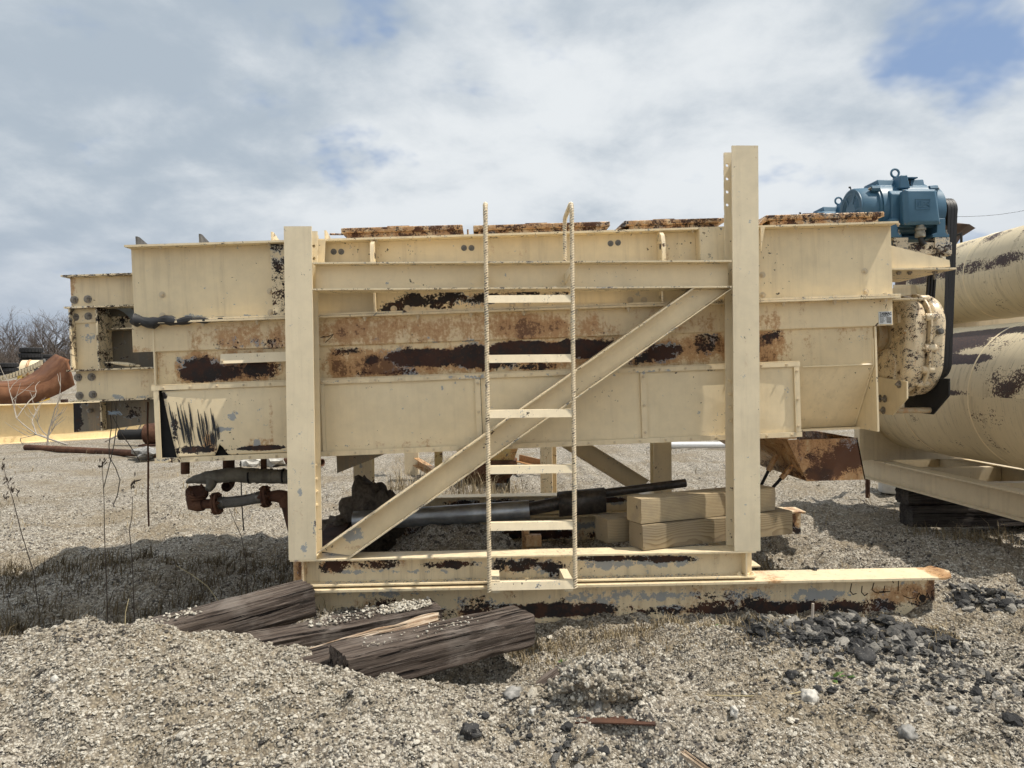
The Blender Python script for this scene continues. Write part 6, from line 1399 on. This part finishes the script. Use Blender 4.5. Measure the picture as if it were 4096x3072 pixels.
# ------------------------------------------------------------------ bare trees and brush
M_BARK = plain('grey_bark', (0.105, 0.088, 0.075), .9, 0, .25, 8, .3); M_TWIG = plain('twig', (0.125, 0.10, 0.085), .9, 0, .2, 3, .1)
def bare_tree(x, y, h, label, seed, spread=.62):
    rr = random.Random(seed); t = thing('bare_tree', (x, y, Hs(x, y)), label, 'tree', 'bare trees beyond the yard'); tr = MB(); cr = MB()
    def grow(p, d, L, r, lev):
        n = 3; pts = [p]
        for k in range(n):
            d = (d + Vector((rr.gauss(0, .16), rr.gauss(0, .16), rr.gauss(.05, .10)))).normalized(); pts.append(pts[-1] + d * L / n)
        (tr if lev < 2 else cr).tube(pts, [r * (1 - .4 * i / n) for i in range(n + 1)], 5 if lev < 2 else 3, cap=False)
        if lev >= 4: return
        for k in range((4, 4, 4, 3)[lev]):
            a = pts[rr.choice((1, 2, 3, 3)) if lev else rr.choice((1, 2, 3))]; v = (d + Vector((rr.gauss(0, spread), rr.gauss(0, spread), rr.gauss(.18, .32)))).normalized()
            grow(a, v, L * rr.uniform(.55, .82), r * .55, lev + 1)
    for k in range(rr.choice((2, 3, 3))):
        grow(Vector((rr.gauss(0, .2), rr.gauss(0, .2), -.1)), Vector((rr.gauss(0, .35), rr.gauss(0, .35), 1)).normalized(), h * .42, h * .016, 0)
    tr.build('trunk', M_BARK, t, 0); cr.build('crown', M_TWIG, t, 0)
names = ['at the frame edge', 'second from the frame edge', 'third from the frame edge', 'above the tall tyre stack', 'fifth from the frame edge', 'behind the rusty curve', 'left of the end beams', 'behind the column of the discharge end', 'seen past the end beams', 'farthest right']
for k in range(10):
    u = -40 + 44 * k; Y = 56 + 9 * ((k * 7) % 5) / 4; p = px(u, 1450, Y); bare_tree(p.x, Y, (1.0 + .16 * ((k * 3) % 4)) * 3.2, 'leafless grey tree on the bank, ' + names[k], 100 + k)
# tangle of brush below and behind them
rr = random.Random(9); b = MB()
for k in range(2600):
    Y = rr.uniform(52, 82); x = px(rr.uniform(-150, 420), 1450, Y).x; z = Hs(x, Y); d = Vector((rr.gauss(0, .5), rr.gauss(0, .5), 1)).normalized(); L = rr.uniform(.8, 2.3); p0 = Vector((x, Y, z - .1)); m1 = p0 + d * L * .5; m2 = m1 + (d + Vector((rr.gauss(0, .4), rr.gauss(0, .4), 0))).normalized() * L * .5
    b.tube([p0, m1, m2], [.022, .014, .005], 3, cap=False)
    for j in range(2): q = m1 + (m2 - m1) * rr.random(); b.tube([q, q + Vector((rr.gauss(0, .35), rr.gauss(0, .35), rr.uniform(.1, .6)))], [.010, .004], 3, cap=False)
tag(b.build('brush_thicket', M_TWIG, None, 0), 'tangled leafless brush at the edge of the yard', kind='stuff')
# dead branches on the ground by the girder
for k, (u, v, lb) in enumerate(((270, 1785, 'bleached dead branch lying below the girder'), (420, 1770, 'forked dead branch near the long pipe'), (190, 1790, 'small upright dead branch in front of the girder'))):
    p = gz(u, v, 0); rr = random.Random(40 + k); b = MB()
    def br(p_, d_, L, r, lev):
        pts = [p_]
        for q in range(4): d_ = (d_ + Vector((rr.gauss(0, .2), rr.gauss(0, .1), rr.gauss(.03, .16)))).normalized(); pts.append(pts[-1] + d_ * L / 4)
        b.tube(pts, [r * (1 - .16 * i) for i in range(5)], 5)
        if lev < 2:
            for q in range(4): br(pts[rr.choice((1, 2, 3, 4))], (d_ + Vector((rr.gauss(0, .7), rr.gauss(0, .3), rr.gauss(.3, .4)))).normalized(), L * .6, r * .6, lev + 1)
    br(Vector((0, 0, .03)), Vector(((-1, .2, .25), (1, .1, .2), (.1, 0, 1))[k]), (1.6, 1.5, .8)[k], .022, 0); o = b.build('dead_branch', plain('bleached_wood', (.40, .36, .31), .9) if k == 0 else bpy.data.materials['bleached_wood'], None, 60); o.location = p; tag(o, lb, 'branch', 'dead branches')

# ------------------------------------------------------------------ dry grass, weeds
def grass_mat(name, a, c):
    g = NT(name); at = g.nd('ShaderNodeAttribute', attribute_name='tone'); g.set(g.b.inputs['Base Color'], g.mix(at.outputs['Fac'], a, c)); return g.fin(None, .85, spec=.2)
M_GRASS = grass_mat('dry_grass', (0.15, 0.115, 0.068), (0.42, 0.345, 0.225))
M_GRASS_SHADE = grass_mat('shade_toned_grass', (0.075, 0.058, 0.036), (0.21, 0.165, 0.10))  # darker copy of the dry grass, shade put into its colour
def blades(name, tufts, label, mat=None):
    V = []; F = []; T = []; rs = np.random.RandomState(len(tufts))
    for x, y, n, h, sp in tufts:
        for k in range(n):
            bx, by = x + rs.randn() * sp, y + rs.randn() * sp * .7; z = Hs(bx, by) - .004; hh = h * rs.uniform(.45, 1.25); q = rs.rand() * 6.28; le = hh * rs.uniform(.2, 1.1); w = rs.uniform(.0011, .0024) * (1 + .08 * y); dx, dy = math.cos(q) * le, math.sin(q) * le; o = len(V)
            sx, sy = -math.sin(q) * w, math.cos(q) * w
            if abs(sx) < w * .5: sx = w * .6
            V += [(bx - sx, by - sy, z), (bx + sx, by + sy, z), (bx + dx * .4 + sx * .8, by + dy * .4 + sy * .8, z + hh * .62), (bx + dx * .4 - sx * .8, by + dy * .4 - sy * .8, z + hh * .62), (bx + dx, by + dy, z + hh * (.95 if le < hh * .7 else .7))]
            F += [(o, o + 1, o + 2, o + 3), (o + 3, o + 2, o + 4)]; T += [rs.rand()] * 5
    me = bpy.data.meshes.new(name); me.from_pydata(V, [], F); me.attributes.new('tone', 'FLOAT', 'POINT').data.foreach_set('value', T); me.materials.append(mat or M_GRASS); o = bpy.data.objects.new(name, me); COL.objects.link(o); return tag(o, label, kind='stuff')
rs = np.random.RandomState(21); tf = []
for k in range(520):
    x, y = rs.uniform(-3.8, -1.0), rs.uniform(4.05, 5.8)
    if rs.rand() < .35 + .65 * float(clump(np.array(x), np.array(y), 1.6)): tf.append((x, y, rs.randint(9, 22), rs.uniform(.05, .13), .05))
blades('shaded_grass', tf, 'dry grass toned darker for the shade of the mixer', M_GRASS_SHADE); tf = []
for k in range(230):
    x = rs.uniform(.1, 2.5); y = 4.06 - abs(rs.randn()) * .14 - (.10 if x > 1.3 else 0); tf.append((x, y, rs.randint(7, 16), rs.uniform(.03, .085), .035))
for k in range(60): tf.append((rs.uniform(.2, 1.6), rs.uniform(3.35, 3.8), rs.randint(4, 9), rs.uniform(.02, .05), .03))
blades('skid_grass', tf, 'dry straw coloured grass along the foot of the skid beam'); tf = []
for k in range(560):
    y = rs.uniform(5.6, 15) ; x = rs.uniform(-.8, .75) * y
    if rs.rand() < float(clump(np.array(x), np.array(y), .7)): tf.append((x, y, rs.randint(8, 18), rs.uniform(.03, .10), .09))
for k in range(40): tf.append((rs.uniform(-1.2, .3), rs.uniform(7.6, 9.2), 16, rs.uniform(.15, .4), .08))
for k in range(30): tf.append((rs.uniform(3.6, 5.2), rs.uniform(5.6, 6.1), 14, rs.uniform(.05, .16), .05))
for k in range(24): tf.append((rs.uniform(1.7, 2.6), rs.uniform(4.45, 5.2), 12, rs.uniform(.04, .12), .05))
blades('yard_grass', tf, 'thin dry grass tufts scattered over the yard')
M_STALK = plain('weed_stalk', (0.085, 0.065, 0.05), .9); M_STRAW = plain('straw', (0.50, 0.42, 0.24), .8)
def stalk(L_, heads, label, r=.0035, mat=M_STALK, tip=.5, name='dry_weed', cat='weed', grp='dry weed stalks'):
    base = gz(L_[0][0], L_[0][1], 0); base.z = Hs(base.x, base.y); Y = base.y
    pts = [base] + [px(u, v, Y + .03 * i) for i, (u, v) in enumerate(L_[1:])]
    t = thing(name, base, label, cat, grp); b = MB(); b.tube([p - base for p in pts], [r * (1 - (1 - tip) * i / (len(pts) - 1)) for i in range(len(pts))], 6); b.build('stem', mat, t)
    if heads:
        b = MB(); rr = random.Random(int(L_[0][0]))
        for u, v, n in heads:
            c = px(u, v, Y + .1) - base
            for k in range(n): a = c + Vector((rr.gauss(0, .008), rr.gauss(0, .008), rr.gauss(0, .02))); e = a + Vector((rr.gauss(0, .014), rr.gauss(0, .01), rr.uniform(.015, .035))); b.tube([a, (a + e) / 2, e], [.001, .0045, .001], 5)
        b.build('seed_head', mat, t)
stalk([(150, 2364), (135, 2290), (85, 2130), (50, 1990), (28, 1930), (14, 1862)], [(14, 1870, 8), (30, 1930, 9), (48, 1965, 9), (22, 1985, 6), (66, 1975, 5)], 'tall dark weed stalk with seed pods at the left edge')
stalk([(430, 2400), (425, 2300), (418, 2147), (416, 1990), (413, 1930), (407, 1860)], [(407, 1868, 12)], 'dark weed stalk below the knotted rope')
stalk([(537, 2410), (530, 2260), (518, 2125), (528, 2060), (531, 1985)], [(531, 1945, 12)], 'thin weed stalk with a single seed head near the hanging rod')
stalk([(993, 2385), (985, 2260), (966, 2147), (940, 2090), (917, 2035)], [], 'thin branched weed stalk below the braided hose')
stalk([(922, 2405), (830, 2345), (770, 2300), (705, 2262)], [], 'pale bent straw leaning over the shaded grass', .003, M_STRAW)
stalk([(492, 2510), (502, 2450), (515, 2395)], [], 'short pale straw standing on the gravel bank', .003, M_STRAW)
def ground_tube(L_, r, mat, name, label, cat, lift=.008):
    P = []
    for u, v in L_:
        p = gz(u, v, 0)
        for _ in range(3): p = gz(u, v, Hs(p.x, p.y) + lift)
        P.append(p)
    b = MB(); b.tube(P, r, 6); return tag(b.build(name, mat), label, cat)
ground_tube([(2800, 2782), (2996, 2784), (3120, 2786), (3230, 2762), (3350, 2732)], .003, M_STRAW, 'straw', 'long yellow straw lying in front of the asphalt heap', 'straw')
p = gz(3245, 2530, .03); b = MB(); b.tube([p, p + Vector((.006, 0, .06)), p + Vector((.010, .0, .155))], [.009, .008, .007], 7); tag(b.build('wooden_stake', plain('bleached_stake', (.58, .50, .42), .8)), 'pale broken stick standing in the asphalt heap', 'stick')
M_LEAF = plain('green_leaf', (0.085, 0.17, 0.030), .6, 0, .25, 40, .1)
def weed(u, v, n, L, label, seed, wid=.3):
    p = gz(u, v, 0); p.z = Hs(p.x, p.y); rr = random.Random(seed); t = thing('green_weed', p, label, 'weed', 'green weeds')
    for k in range(n):
        q = rr.random() * 6.28; l = L * rr.uniform(.6, 1.1); el = rr.uniform(.3, 1.2); d = Vector((math.cos(q) * math.cos(el), math.sin(q) * math.cos(el), math.sin(el))); s = Vector((-math.sin(q), math.cos(q), 0)) * l * wid * .5; a = Vector((rr.gauss(0, L * .35), rr.gauss(0, L * .3), 0))
        b = MB(); b.add([a, a + d * l * .5 - s, a + d * l * .5 + s, a + d * l + Vector((0, 0, -l * .25)), a + d * l * .55 + Vector((0, 0, l * .05))], [(0, 1, 4), (0, 4, 2), (1, 3, 4), (4, 3, 2)]); b.build('leaf', M_LEAF, t)
weed(2870, 2548, 26, .035, 'small leafy green weed among the straw by the skid', 1, .6); weed(3345, 2725, 6, .075, 'broad leaved green shoot at the front of the asphalt heap', 2, .4); weed(2255, 2575, 12, .03, 'tiny green weed in the shaded grass near the front tie', 3, .5)
# gravel spilled on the ties and ledges
def spill(n, quad, zf, size):
    x0, x1, y0, y1 = quad; rs = np.random; x = rs.uniform(x0, x1, n); y = rs.uniform(y0, y1, n); s = size * np.exp(rs.randn(n) * .3); return np.stack([x, y, zf(x, y) + s * .4], 1), np.stack([s * 1.1, s, s * .7], 1), rs.rand(n, 3) * np.array([.6, .6, 6.28]), rs.rand(n) * .6 + .4
A = []
def on_tie(P, Q, w, h, n, t0, t1, size=.006):
    P, Q = np.array(P), np.array(Q); ax = (Q - P); L = np.linalg.norm(ax[:2]); sd_ = np.array([-ax[1], ax[0]]) / L; rs = np.random; t = t0 + (t1 - t0) * rs.rand(n); o = (rs.rand(n) - .5) * w * .8 * (1 - .35 * np.abs(2 * (t - t0) / (t1 - t0) - 1)); s = size * np.exp(rs.randn(n) * .3)
    A.append((np.stack([P[0] + ax[0] * t + sd_[0] * o, P[1] + ax[1] * t + sd_[1] * o, P[2] + ax[2] * t + h / 2 + s * .5 + .010 * rs.rand(n)], 1), np.stack([s * 1.1, s, s * .75], 1), rs.rand(n, 3) * np.array([.6, .6, 6.28]), rs.rand(n) * .6 + .4))
on_tie((-.29, 3.93, .105), (-1.42, 3.42, .065), .2, .165, 340, .02, .24); on_tie((-.29, 3.93, .105), (-1.42, 3.42, .065), .18, .165, 120, .2, .55); on_tie((-.995, 4.0, .205), (-1.9, 3.3, .135), .2, .17, 160, .5, .95); on_tie((.17, 3.70, .13), (-.655, 3.14, .15), .2, .165, 60, .3, .9, .004)
A.append(spill(500, (-.95, 1.35, 4.17, 4.222), lambda x, y: np.full_like(x, ZS0 + .009), .0035)); A.append(spill(120, (.0, .55, 4.16, 4.21), lambda x, y: np.full_like(x, 1.9155), .003))
tag(stone_cloud('spilled_gravel', *[np.concatenate([q[i] for q in A]) for i in range(4)], M_STONE, 9, sub=1), 'pale gravel spilled on the ties and steel ledges', kind='stuff')
